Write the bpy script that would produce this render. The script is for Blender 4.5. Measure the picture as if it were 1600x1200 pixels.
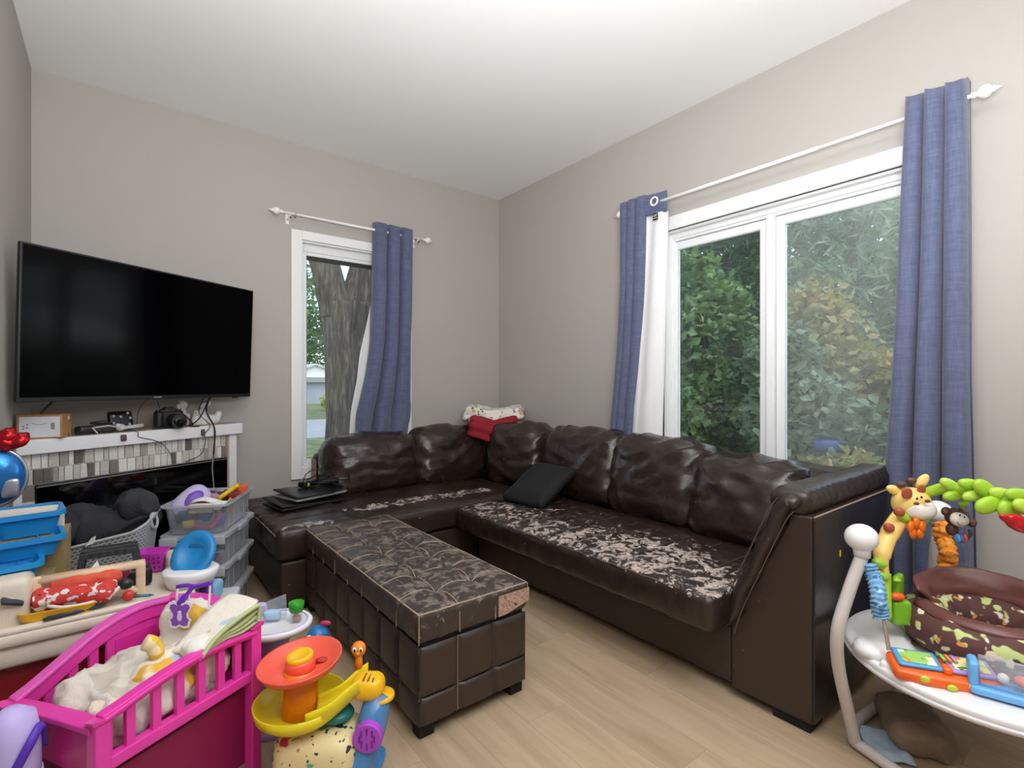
import bpy, math, random
from mathutils import Vector, Matrix, noise
from math import sin, cos, pi, radians, sqrt, atan2

for o in list(bpy.data.objects): bpy.data.objects.remove(o)
SC = bpy.context.scene
COL = SC.collection

# ------------------------------------------------------------------ camera, world, lights, exposure
CAM_H = 1.12
FPX = 786.7                      # focal length in pixels of the 1600x1200 frame
YAW = radians(38.1)
cam_d = bpy.data.cameras.new('camera'); cam = bpy.data.objects.new('camera', cam_d); COL.objects.link(cam)
cam_d.sensor_width = 36.0; cam_d.lens = 36.0*FPX/1600.0
cam_d.shift_y = 2.0/1600.0
cam_d.clip_start = 0.02; cam_d.clip_end = 300
cam.location = (0, 0, CAM_H); cam.rotation_euler = (pi/2, 0, -YAW)
SC.camera = cam

SC.view_settings.view_transform = 'Standard'
try: SC.view_settings.look = 'None'
except Exception: pass
SC.view_settings.exposure = 0.0
SC.view_settings.gamma = 1.0
SC.view_settings.use_curve_mapping = False
SC.cycles.use_denoising = True
SC.cycles.max_bounces = 8
SC.cycles.diffuse_bounces = 4
SC.cycles.adaptive_threshold = 0.02
SC.cycles.transparent_max_bounces = 16
SC.cycles.sample_clamp_indirect = 6.0

world = bpy.data.worlds.new('sky'); SC.world = world; world.use_nodes = True
wn = world.node_tree; wn.nodes.clear()
w_out = wn.nodes.new('ShaderNodeOutputWorld'); w_bg = wn.nodes.new('ShaderNodeBackground')
w_sky = wn.nodes.new('ShaderNodeTexSky'); w_sky.sky_type = 'NISHITA'; w_sky.sun_disc = False
w_sky.sun_elevation = radians(48); w_sky.sun_rotation = radians(200); w_sky.air_density = 1.0; w_sky.dust_density = 1.5
w_tc = wn.nodes.new('ShaderNodeTexCoord'); w_map = wn.nodes.new('ShaderNodeMapping'); w_map.inputs['Scale'].default_value = (1, 1, 2.2)
w_noise = wn.nodes.new('ShaderNodeTexNoise'); w_noise.inputs['Scale'].default_value = 3.0; w_noise.inputs['Detail'].default_value = 6
w_ramp = wn.nodes.new('ShaderNodeValToRGB'); w_ramp.color_ramp.elements[0].position = .42; w_ramp.color_ramp.elements[1].position = .62
w_mix = wn.nodes.new('ShaderNodeMix'); w_mix.data_type = 'RGBA'; w_mix.inputs[7].default_value = (6.0, 6.2, 6.6, 1)
wn.links.new(w_tc.outputs['Generated'], w_map.inputs['Vector']); wn.links.new(w_map.outputs[0], w_noise.inputs['Vector'])
wn.links.new(w_noise.outputs['Fac'], w_ramp.inputs['Fac']); wn.links.new(w_ramp.outputs['Color'], w_mix.inputs[0])
wn.links.new(w_sky.outputs['Color'], w_mix.inputs[6]); wn.links.new(w_mix.outputs[2], w_bg.inputs['Color'])
w_bg.inputs['Strength'].default_value = 0.60
wn.links.new(w_bg.outputs[0], w_out.inputs['Surface'])

def area_light(name, loc, rot, sx, sy, energy, color=(1, 1, 1)):
    d = bpy.data.lights.new(name, 'AREA'); d.shape = 'RECTANGLE'; d.size = sx; d.size_y = sy; d.energy = energy; d.color = color
    o = bpy.data.objects.new(name, d); COL.objects.link(o); o.location = loc; o.rotation_euler = rot
    return o
# room light: unseen ceiling lamp added as fill, and an upward bounce flash
area_light('added_fill_light', (1.05, -0.55, 2.66), (0, 0, 0), 1.3, 1.0, 26, (.98, .99, 1.0))
area_light('flash_bounce_light', (0.25, 0.05, 1.50), Vector((.24, .31, .92)).to_track_quat('-Z', 'Y').to_euler(), 0.9, 0.9, 104, (.97, .985, 1.0))

# ------------------------------------------------------------------ helpers
def lin(c):
    if isinstance(c, str):
        c = c.lstrip('#'); c = tuple(int(c[i:i+2], 16)/255 for i in (0, 2, 4))
    return tuple((x/12.92 if x <= .04045 else ((x+.055)/1.055)**2.4) for x in c[:3])

MATS = {}
def new_mat(name):
    m = bpy.data.materials.new(name); m.use_nodes = True
    nt = m.node_tree; nt.nodes.clear()
    out = nt.nodes.new('ShaderNodeOutputMaterial')
    return m, nt, out
def nd(nt, t, **kw):
    n = nt.nodes.new(t)
    for k, v in kw.items():
        if k in n.inputs: n.inputs[k].default_value = v
        else: setattr(n, k, v)
    return n
def ramp(nt, fac, stops):
    r = nt.nodes.new('ShaderNodeValToRGB'); e = r.color_ramp.elements
    while len(e) > 1: e.remove(e[-1])
    e[0].position = stops[0][0]; e[0].color = (*stops[0][1], 1)
    for p, c in stops[1:]:
        q = e.new(p); q.color = (*c, 1)
    nt.links.new(fac, r.inputs['Fac']); return r
def coords(nt, scale=(1, 1, 1), rot=(0, 0, 0), kind='Object'):
    tc = nt.nodes.new('ShaderNodeTexCoord'); mp = nt.nodes.new('ShaderNodeMapping')
    mp.inputs['Scale'].default_value = scale; mp.inputs['Rotation'].default_value = rot
    nt.links.new(tc.outputs[kind], mp.inputs['Vector']); return mp.outputs[0]

def mat(name, c, rough=.5, metal=0.0, var=.06, scale=12, bump=0.0, bscale=60, spec=.5, trans=0.0, alpha=1.0, coat=0.0, emit=0):
    """plain procedural material: noise-varied colour and relief"""
    if name in MATS: return MATS[name]
    m, nt, out = new_mat(name); L = nt.links.new
    b = nd(nt, 'ShaderNodeBsdfPrincipled'); L(b.outputs[0], out.inputs['Surface'])
    c = lin(c)
    v = coords(nt)
    n = nd(nt, 'ShaderNodeTexNoise', Scale=scale, Detail=4.0); L(v, n.inputs['Vector'])
    lo = tuple(max(0, x*(1-var)) for x in c); hi = tuple(min(1, x*(1+var)) for x in c)
    r = ramp(nt, n.outputs['Fac'], [(.3, lo), (.7, hi)]); L(r.outputs[0], b.inputs['Base Color'])
    b.inputs['Roughness'].default_value = rough; b.inputs['Metallic'].default_value = metal
    b.inputs['Specular IOR Level'].default_value = spec
    b.inputs['Transmission Weight'].default_value = trans
    b.inputs['Coat Weight'].default_value = coat
    b.inputs['Alpha'].default_value = alpha
    if emit:
        b.inputs['Emission Color'].default_value = (*c, 1); b.inputs['Emission Strength'].default_value = emit
    if bump:
        n2 = nd(nt, 'ShaderNodeTexNoise', Scale=bscale, Detail=5.0); L(v, n2.inputs['Vector'])
        bp = nd(nt, 'ShaderNodeBump', Strength=bump, Distance=.01); L(n2.outputs['Fac'], bp.inputs['Height']); L(bp.outputs[0], b.inputs['Normal'])
    MATS[name] = m; return m

def blotch(name, base, blots, rough=.8, scale=9, bump=.25, seed=0, lo=.52, hi=.56):
    """printed cloth: base colour with several layers of coloured blots"""
    if name in MATS: return MATS[name]
    m, nt, out = new_mat(name); L = nt.links.new
    b = nd(nt, 'ShaderNodeBsdfPrincipled', Roughness=rough); L(b.outputs[0], out.inputs['Surface'])
    col = None; prev = (*lin(base), 1)
    v = coords(nt)
    for i, (c, sc, th) in enumerate(blots):
        n = nd(nt, 'ShaderNodeTexNoise', Scale=sc, Detail=1.5, noise_dimensions='4D'); n.inputs['W'].default_value = seed+i*3.7; L(v, n.inputs['Vector'])
        r = ramp(nt, n.outputs['Fac'], [(th, (0, 0, 0)), (th+.03, (1, 1, 1))])
        mx = nd(nt, 'ShaderNodeMix', data_type='RGBA'); L(r.outputs[0], mx.inputs[0])
        if col is None: mx.inputs[6].default_value = prev
        else: L(col, mx.inputs[6])
        mx.inputs[7].default_value = (*lin(c), 1); col = mx.outputs[2]
    L(col, b.inputs['Base Color'])
    n2 = nd(nt, 'ShaderNodeTexNoise', Scale=40.0, Detail=4.0); L(v, n2.inputs['Vector'])
    bp = nd(nt, 'ShaderNodeBump', Strength=bump, Distance=.01); L(n2.outputs['Fac'], bp.inputs['Height']); L(bp.outputs[0], b.inputs['Normal'])
    MATS[name] = m; return m

class MB:
    def __init__(s): s.v = []; s.f = []
    def add(s, vs, fs, M=None):
        k = len(s.v)
        for p in vs:
            p = Vector(p)
            s.v.append(M @ p if M is not None else p)
        for f in fs: s.f.append(tuple(i+k for i in f))
        return s
    def box(s, c, d, rz=0, M=None):
        x, y, z = d[0]/2, d[1]/2, d[2]/2
        vs = [(-x,-y,-z),(x,-y,-z),(x,y,-z),(-x,y,-z),(-x,-y,z),(x,-y,z),(x,y,z),(-x,y,z)]
        R = Matrix.Translation(c) @ Matrix.Rotation(rz, 4, 'Z')
        if M is not None: R = M @ R
        return s.add(vs, [(0,3,2,1),(4,5,6,7),(0,1,5,4),(1,2,6,5),(2,3,7,6),(3,0,4,7)], R)
    def bx(s, x0, x1, y0, y1, z0, z1, M=None):
        return s.box(((x0+x1)/2,(y0+y1)/2,(z0+z1)/2), (x1-x0,y1-y0,z1-z0), 0, M)
    def tube(s, path, r, n=10, closed=False, caps=True, M=None, flat=1.0):
        P = [Vector(p) for p in path]; m = len(P)
        rr = r if isinstance(r, (list, tuple)) else [r]*m
        vs = []; up = Vector((0, 0, 1)); prevn = None
        for i in range(m):
            if closed: t = P[(i+1) % m]-P[i-1]
            else: t = P[min(i+1, m-1)]-P[max(i-1, 0)]
            if t.length < 1e-9: t = Vector((0, 0, 1))
            t.normalize()
            if prevn is None:
                a = up if abs(t.z) < .9 else Vector((1, 0, 0))
                nrm = (a - t*a.dot(t)).normalized()
            else:
                nrm = prevn - t*prevn.dot(t)
                if nrm.length < 1e-6: nrm = t.orthogonal()
                nrm.normalize()
            prevn = nrm; b = t.cross(nrm)
            for k in range(n):
                a = 2*pi*k/n
                vs.append(P[i] + nrm*(cos(a)*rr[i]) + b*(sin(a)*rr[i]*flat))
        fs = []
        for i in range(m if closed else m-1):
            j = (i+1) % m
            for k in range(n):
                l = (k+1) % n
                fs.append((i*n+k, i*n+l, j*n+l, j*n+k))
        if caps and not closed:
            fs.append(tuple(range(n-1, -1, -1))); fs.append(tuple((m-1)*n+k for k in range(n)))
        return s.add(vs, fs, M)
    def cyl(s, p0, p1, r0, r1=None, n=16, M=None):
        return s.tube([p0, p1], [r0, r0 if r1 is None else r1], n, M=M)
    def lathe(s, prof, n=24, c=(0, 0, 0), M=None, sx=1.0, sy=1.0):
        vs = []; fs = []; m = len(prof)
        for (r, z) in prof:
            for k in range(n):
                a = 2*pi*k/n; vs.append((c[0]+cos(a)*r*sx, c[1]+sin(a)*r*sy, c[2]+z))
        for i in range(m-1):
            for k in range(n):
                l = (k+1) % n; fs.append((i*n+k, i*n+l, (i+1)*n+l, (i+1)*n+k))
        if prof[0][0] > 1e-6: fs.append(tuple(range(n-1, -1, -1)))
        if prof[-1][0] > 1e-6: fs.append(tuple((m-1)*n+k for k in range(n)))
        return s.add(vs, fs, M)
    def ell(s, c, r, n=16, m=10, M=None, e=1.0):
        if not isinstance(r, (list, tuple)): r = (r, r, r)
        sg = lambda x: (1 if x >= 0 else -1)*abs(x)**e
        vs = []; fs = []
        for i in range(m+1):
            t = -pi/2 + pi*i/m
            for k in range(n):
                a = 2*pi*k/n
                vs.append((c[0]+r[0]*sg(cos(t))*sg(cos(a)), c[1]+r[1]*sg(cos(t))*sg(sin(a)), c[2]+r[2]*sg(sin(t))))
        for i in range(m):
            for k in range(n):
                l = (k+1) % n; fs.append((i*n+k, i*n+l, (i+1)*n+l, (i+1)*n+k))
        return s.add(vs, fs, M)
    def prism(s, poly, z0, z1, M=None):
        n = len(poly)
        vs = [(x, y, z0) for x, y in poly]+[(x, y, z1) for x, y in poly]
        fs = [tuple(range(n-1, -1, -1)), tuple(range(n, 2*n))]
        for i in range(n):
            j = (i+1) % n; fs.append((i, j, n+j, n+i))
        return s.add(vs, fs, M)
    def grid(s, fn, nu, nv, cu=False, cv=False, M=None):
        U = nu if cu else nu+1; V = nv if cv else nv+1
        vs = [fn(i/nu, j/nv) for i in range(U) for j in range(V)]
        fs = []
        for i in range(nu):
            for j in range(nv):
                a = i*V+j; b = ((i+1) % U)*V+j; c = ((i+1) % U)*V+(j+1) % V; d = i*V+(j+1) % V
                fs.append((a, b, c, d))
        return s.add(vs, fs, M)
    def rbox(s, c, d, r, n=(8, 8, 4), disp=None, M=None):
        """rounded box with its own grid; disp(local point, normal)->offset vector"""
        h = Vector((d[0]/2, d[1]/2, d[2]/2)); r = min(r, h.x*.999, h.y*.999, h.z*.999)
        idx = {}; vs = []; fs = []
        def ease(t): return .45*t+.55*sin(t*pi/2)
        def vert(i, j, k):
            key = (i, j, k)
            if key in idx: return idx[key]
            p = Vector((ease(2*i/n[0]-1)*h.x, ease(2*j/n[1]-1)*h.y, ease(2*k/n[2]-1)*h.z))
            q = Vector([max(-(h[a]-r), min(h[a]-r, p[a])) for a in range(3)])
            dd = p-q
            nn = dd.normalized() if dd.length > 1e-9 else Vector((0, 0, 1))
            P = q+nn*r
            if disp: P = P+disp(P, nn)
            idx[key] = len(vs); vs.append(P+Vector(c)); return idx[key]
        X, Y, Z = n
        for i in range(X):
            for j in range(Y):
                fs.append((vert(i,j,0), vert(i,j+1,0), vert(i+1,j+1,0), vert(i+1,j,0)))
                fs.append((vert(i,j,Z), vert(i+1,j,Z), vert(i+1,j+1,Z), vert(i,j+1,Z)))
        for i in range(X):
            for k in range(Z):
                fs.append((vert(i,0,k), vert(i+1,0,k), vert(i+1,0,k+1), vert(i,0,k+1)))
                fs.append((vert(i,Y,k), vert(i,Y,k+1), vert(i+1,Y,k+1), vert(i+1,Y,k)))
        for j in range(Y):
            for k in range(Z):
                fs.append((vert(0,j,k), vert(0,j,k+1), vert(0,j+1,k+1), vert(0,j+1,k)))
                fs.append((vert(X,j,k), vert(X,j+1,k), vert(X,j+1,k+1), vert(X,j,k+1)))
        return s.add(vs, fs, M)
    def mesh(s, name, smooth=False):
        me = bpy.data.meshes.new(name); me.from_pydata([tuple(p) for p in s.v], [], s.f); me.update()
        if smooth: me.polygons.foreach_set('use_smooth', [True]*len(me.polygons))
        return me
    def build(s, name, m, parent=None, smooth=False, bevel=0, sub=0, solid=0, loc=None, rz=0, rot=None, seg=2):
        me = s.mesh(name, smooth); me.materials.append(m)
        o = bpy.data.objects.new(name, me); COL.objects.link(o)
        if parent is not None: o.parent = parent
        if loc is not None: o.location = loc
        if rot is not None: o.rotation_euler = rot
        elif rz: o.rotation_euler = (0, 0, rz)
        if solid:
            q = o.modifiers.new('solidify', 'SOLIDIFY'); q.thickness = solid; q.offset = 0
        if bevel:
            q = o.modifiers.new('bevel', 'BEVEL'); q.width = bevel; q.segments = seg; q.limit_method = 'ANGLE'; q.angle_limit = radians(40)
            me.polygons.foreach_set('use_smooth', [True]*len(me.polygons))
            w = o.modifiers.new('wn', 'WEIGHTED_NORMAL'); w.keep_sharp = True
        if sub:
            q = o.modifiers.new('sub', 'SUBSURF'); q.levels = sub; q.render_levels = sub
        return o

def thing(name, label, cat, loc=(0, 0, 0), rz=0, group=None):
    o = bpy.data.objects.new(name, None); COL.objects.link(o); o.empty_display_size = .05
    o.location = loc; o.rotation_euler = (0, 0, rz)
    return tag(o, label, cat, group)
def tag(o, label, cat, group=None):
    o['label'] = label; o['category'] = cat
    if group: o['group'] = group
    return o
def struct(o): o['kind'] = 'structure'; return o
def inst(src, parent, loc, rz=0, m=None, rot=None):
    c = src.copy(); COL.objects.link(c); c.parent = parent; c.location = loc
    c.rotation_euler = rot if rot is not None else (0, 0, rz)
    return c
def nz(p, f=1.0, seed=0.0): return noise.noise(Vector((p[0]*f+seed, p[1]*f-seed*1.3, p[2]*f+seed*.7)))
def arc(c, r, a0, a1, n, ax='xy', z=0):
    return [(c[0]+r*cos(a0+(a1-a0)*i/n), c[1]+r*sin(a0+(a1-a0)*i/n), z) for i in range(n+1)]
def spline(pts, n=8):
    P = [Vector(p) for p in pts]; out = []
    for i in range(len(P)-1):
        p0 = P[max(i-1, 0)]; p1 = P[i]; p2 = P[i+1]; p3 = P[min(i+2, len(P)-1)]
        for k in range(n):
            t = k/n
            out.append(.5*((2*p1)+(p2-p0)*t+(2*p0-5*p1+4*p2-p3)*t*t+(3*p1-p0-3*p2+p3)*t**3))
    out.append(P[-1]); return out
# measured pixel of the photograph -> place in the room (dev calibration)
CS, CC = sin(YAW), cos(YAW)
def ray(px, py):
    a = (px-800)/FPX; b = (602-py)/FPX
    return Vector((a*CC+CS, -a*CS+CC, b))
def atz(px, py, z): r = ray(px, py); d = (z-CAM_H)/r.z; return Vector((r.x*d, r.y*d, z))
def atd(px, py, d): r = ray(px, py); return Vector((r.x*d, r.y*d, CAM_H+r.z*d))
def atX(px, py, X): r = ray(px, py); d = X/r.x; return Vector((X, r.y*d, CAM_H+r.z*d))
def atY(px, py, Y): r = ray(px, py); d = Y/r.y; return Vector((r.x*d, Y, CAM_H+r.z*d))

# ------------------------------------------------------------------ room shell
XW, YB, XL, YF, H = 2.675, 3.605, -0.352, -2.6, 2.77
T = 0.16
M_wall = mat('wall_paint', '#b4afa9', .85, var=.012, scale=2, bump=.03, bscale=220)
M_ceil = mat('ceiling_paint', '#f1f1f0', .9, var=.008, scale=2, bump=.03, bscale=200)
M_white = mat('white_trim_paint', '#f0f0f0', .45, var=.012, scale=6)
M_vinyl = mat('white_vinyl', '#eceeef', .35, var=.012, scale=6)

def wall_with_hole(name, axis, at, thick, a0, a1, z0, z1, hole):
    b = MB()
    h0, h1, k0, k1 = hole
    for (p, q, r, s) in ((a0, h0, z0, z1), (h1, a1, z0, z1), (h0, h1, z0, k0), (h0, h1, k1, z1)):
        if axis == 'X': b.bx(at, at+thick, p, q, r, s)
        else: b.bx(p, q, at, at+thick, r, s)
    return struct(b.build(name, M_wall))
RW = (0.62, 1.875, .60, 2.065)      # opening in the right wall (y0,y1,z0,z1)
BW = (0.993, 1.745, .55, 2.115)     # opening in the back wall (x0,x1,z0,z1)
wall_with_hole('wall_right', 'X', XW, T, YF-T, YB+T, 0, H, RW)
wall_with_hole('wall_back', 'Y', YB, T, XL, XW, 0, H, BW)
struct(MB().bx(XL-T, XL, YF-T, YB+T, 0, H).build('wall_left', M_wall))
struct(MB().bx(XL, XW, YF-T, YF, 0, H).build('wall_front', M_wall))
struct(MB().bx(XL-T, XW+T, YF-T, YB+T, H, H+.12).build('ceiling', M_ceil))
struct(MB().bx(XL, XW, YB-.014, YB, .001, .10).build('baseboard_back', M_white, bevel=.004))
struct(MB().bx(XW-.014, XW, YF, YB-.014, .001, .10).build('baseboard_right', M_white, bevel=.004))

# floor: vinyl planks laid along the right wall
def wood_mat(name, cols, rough, along='y', grain=22, rnd=True, seed=0):
    m, nt, out = new_mat(name); L = nt.links.new
    b = nd(nt, 'ShaderNodeBsdfPrincipled', Roughness=rough); L(b.outputs[0], out.inputs['Surface'])
    sc = {'y': (grain, 1.2, grain), 'x': (1.2, grain, grain), 'z': (grain, grain, 1.2)}[along]
    v = coords(nt, sc)
    vv = v
    if rnd:
        oi = nd(nt, 'ShaderNodeObjectInfo'); cb = nd(nt, 'ShaderNodeCombineXYZ'); ml = nd(nt, 'ShaderNodeMath', operation='MULTIPLY'); ml.inputs[1].default_value = 40
        L(oi.outputs['Random'], ml.inputs[0]); L(ml.outputs[0], cb.inputs[0]); L(ml.outputs[0], cb.inputs[1])
        ad = nd(nt, 'ShaderNodeVectorMath', operation='ADD'); L(v, ad.inputs[0]); L(cb.outputs[0], ad.inputs[1]); vv = ad.outputs[0]
    n = nd(nt, 'ShaderNodeTexNoise', Scale=1.0, Detail=6.0, Roughness=.6, Distortion=.6); L(vv, n.inputs['Vector'])
    r = ramp(nt, n.outputs['Fac'], [(.28, lin(cols[0])), (.5, lin(cols[1])), (.72, lin(cols[2]))])
    last = r.outputs[0]
    if rnd:
        hsv = nd(nt, 'ShaderNodeHueSaturation'); mr = nd(nt, 'ShaderNodeMapRange'); mr.inputs['To Min'].default_value = .94; mr.inputs['To Max'].default_value = 1.05
        L(oi.outputs['Random'], mr.inputs['Value']); L(mr.outputs[0], hsv.inputs['Value']); L(last, hsv.inputs['Color']); last = hsv.outputs[0]
    L(last, b.inputs['Base Color'])
    bp = nd(nt, 'ShaderNodeBump', Strength=.06, Distance=.004); L(n.outputs['Fac'], bp.inputs['Height']); L(bp.outputs[0], b.inputs['Normal'])
    MATS[name] = m; return m
M_plank = wood_mat('oak_vinyl_plank', ('#a58d72', '#b8a185', '#c3ae94'), .45, grain=13)
floor = struct(MB().bx(XL-T, XW+T, YF-T, YB+T, -.14, -.006).build('floor', mat('floor_core', '#6d5a48', .8)))
pw, pl = .178, 1.22
pm = MB().bx(-pw/2+.0003, pw/2-.0003, -pl/2+.0003, pl/2-.0003, -.006, 0).mesh('plank'); pm.materials.append(M_plank)
random.seed(4)
col_i = 0; x = XL
def plank(x0, x1, y0, y1):
    o = bpy.data.objects.new('plank', pm); COL.objects.link(o); o.parent = floor
    o.location = ((x0+x1)/2, (y0+y1)/2, 0); o.scale = ((x1-x0)/pw, (y1-y0)/pl, 1)
while x < XW-.01:
    x1 = min(x+pw, XW); y = YF-((col_i*.43) % pl)
    while y < YB:
        y1 = y+pl
        a, b_ = max(y, YF), min(y1, YB)
        if b_-a > .05: plank(x, x1, a, b_)
        y = y1
    x = x1; col_i += 1

# ------------------------------------------------------------------ windows
def glass_mat(name, tint, refl, haze):
    m, nt, out = new_mat(name); L = nt.links.new
    tr = nd(nt, 'ShaderNodeBsdfTransparent', Color=(*tint, 1)); gl = nd(nt, 'ShaderNodeBsdfGlossy', Roughness=.02)
    fr = nd(nt, 'ShaderNodeFresnel', IOR=1.5); mu = nd(nt, 'ShaderNodeMath', operation='MULTIPLY'); mu.inputs[1].default_value = refl
    L(fr.outputs[0], mu.inputs[0])
    m1 = nd(nt, 'ShaderNodeMixShader'); L(mu.outputs[0], m1.inputs[0]); L(tr.outputs[0], m1.inputs[1]); L(gl.outputs[0], m1.inputs[2])
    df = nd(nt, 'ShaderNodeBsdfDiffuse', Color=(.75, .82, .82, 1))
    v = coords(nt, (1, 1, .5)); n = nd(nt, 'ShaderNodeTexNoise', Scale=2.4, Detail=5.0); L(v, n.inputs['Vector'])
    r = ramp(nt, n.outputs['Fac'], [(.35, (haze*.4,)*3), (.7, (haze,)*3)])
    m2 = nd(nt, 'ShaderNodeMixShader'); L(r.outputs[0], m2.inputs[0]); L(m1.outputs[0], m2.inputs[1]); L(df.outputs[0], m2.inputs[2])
    L(m2.outputs[0], out.inputs['Surface']); return m
G_a = glass_mat('window_glass_clear', (.90, .96, .94), 1.0, .03)
G_b = glass_mat('window_glass_painted_haze', (.93, .97, .96), 1.0, .14)  # whitish reflection on this pane painted in as pale diffuse haze
G_c = glass_mat('window_glass_street', (.88, .90, .90), .8, .02)
M_seal_shadow = mat('black_seal_and_shadow', '#2a2b2c', .6)

def frame_rect(b, axis, x, d, a0, a1, z0, z1, w, wt=None, wb=None):
    wt = wt or w; wb = wb or w
    for (p, q, r, s) in ((a0, a0+w, z0, z1), (a1-w, a1, z0, z1), (a0+w, a1-w, z1-wt, z1), (a0+w, a1-w, z0, z0+wb)):
        if axis == 'X': b.bx(x, x+d, p, q, r, s)
        else: b.bx(p, q, x, x+d, r, s)
    return b
# sliding window on the right wall
w1 = bpy.data.objects.new('window_1', None); COL.objects.link(w1); struct(w1); w1.location = (0, 0, 0)
y0, y1, z0, z1 = RW
frame_rect(MB(), 'X', XW-.022, .022, y0-.085, y1+.085, z0-.085, z1+.085, .085).build('casing', M_white, w1, bevel=.004)
frame_rect(MB(), 'X', XW-.03, .03, y0-.016, y1+.016, z0-.016, z1+.016, .016).build('casing_bead', M_white, w1, bevel=.005)
frame_rect(MB(), 'X', XW, .05, y0, y1, z0, z1, .012).build('jamb', M_white, w1)
frame_rect(MB(), 'X', XW+.03, .05, y0+.012, y1-.012, z0+.012, z1-.012, .022, .03).build('window_frame', M_vinyl, w1, bevel=.004)
frame_rect(MB(), 'X', XW+.04, .03, y0+.03, y1-.03, z0+.03, z1-.04, .014, .016).build('track_rail', M_vinyl, w1, bevel=.003)
MB().bx(XW+.022, XW+.085, 1.228, 1.266, z0+.01, z1-.045).build('mullion', M_vinyl, w1, bevel=.004)
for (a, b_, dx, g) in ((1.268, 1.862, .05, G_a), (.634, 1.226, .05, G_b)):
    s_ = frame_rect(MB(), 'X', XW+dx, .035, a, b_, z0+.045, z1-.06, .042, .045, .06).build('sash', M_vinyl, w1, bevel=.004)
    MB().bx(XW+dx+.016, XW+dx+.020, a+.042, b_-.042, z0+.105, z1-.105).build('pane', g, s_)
    frame_rect(MB(), 'X', XW+dx+.006, .01, a+.040, b_-.040, z0+.103, z1-.103, .005).build('glazing_bead', mat('glazing_bead', '#cfd6d6', .4), s_)
# tall casement window on the back wall
w2 = bpy.data.objects.new('window_2', None); COL.objects.link(w2); struct(w2)
x0, x1, z0, z1 = BW
frame_rect(MB(), 'Y', YB-.02, .02, x0-.07, x1+.07, z0-.07, z1+.062, .07, .062).build('casing', M_white, w2, bevel=.004)
frame_rect(MB(), 'Y', YB, .055, x0, x1, z0, z1, .010).build('jamb', M_white, w2)
frame_rect(MB(), 'Y', YB+.05, .06, x0+.006, x1-.006, z0+.006, z1-.006, .022, .055).build('window_frame', M_vinyl, w2, bevel=.004)
s_ = frame_rect(MB(), 'Y', YB+.06, .04, x0+.026, x1-.026, z0+.026, z1-.055, .026, .03, .03).build('sash', M_vinyl, w2, bevel=.004)
frame_rect(MB(), 'Y', YB+.074, .012, x0+.050, x1-.050, z0+.054, z1-.083, .006, .03).build('seal_and_top_shadow', M_seal_shadow, s_)  # thin seal; its wide top strip paints the outer frame's shadow
MB().bx(x0+.052, x1-.052, YB+.078, YB+.082, z0+.056, z1-.085).build('pane', G_c, s_)
MB().bx(x0+.004, x0+.018, YB+.03, YB+.05, 1.30, 1.42).build('casement_lock', M_vinyl, w2, bevel=.004)

# housing added around the unseen fill lamp (its light is the area lamp set at the top)
cl = thing('added_light_housing', 'white flush housing added for the unseen fill lamp behind the camera', 'added light housing', (1.05, -.55, H))
MB().bx(-.72, .72, -.57, .57, -.06, 0).build('housing', M_white, cl, bevel=.01)

# ------------------------------------------------------------------ outdoors
GZ = -.32
def ground_mat():
    m, nt, out = new_mat('lawn_ground'); L = nt.links.new
    b = nd(nt, 'ShaderNodeBsdfPrincipled', Roughness=.9); L(b.outputs[0], out.inputs['Surface'])
    v = coords(nt); n = nd(nt, 'ShaderNodeTexNoise', Scale=3.0, Detail=8.0); L(v, n.inputs['Vector'])
    r = ramp(nt, n.outputs['Fac'], [(.3, lin('#4b4a33')), (.5, lin('#5d6a3c')), (.7, lin('#7d8a55'))]); L(r.outputs[0], b.inputs['Base Color'])
    return m
MB().bx(-60, 80, YB+T, 120, GZ-.2, GZ).build('ground', ground_mat())['kind'] = 'structure'
MB().bx(XW+T, 80, -60, YB+T, GZ-.2, GZ).build('ground', MATS.get('lawn_ground') or bpy.data.materials['lawn_ground'])['kind'] = 'structure'
M_asph = mat('pale_asphalt', '#8f9496', .85, var=.1, scale=3)
tag(MB().bx(-20, 40, 14, 21.5, GZ, GZ+.02).build('street', M_asph), 'pale grey street beyond the lawn behind the tree', 'street')
tag(MB().bx(12.7, 15.5, 21.5, 39.5, GZ, GZ+.03).build('driveway', mat('pale_concrete', '#a7a9a6', .85, var=.08, scale=2)), 'pale concrete driveway leading to the grey garage', 'driveway')

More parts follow.
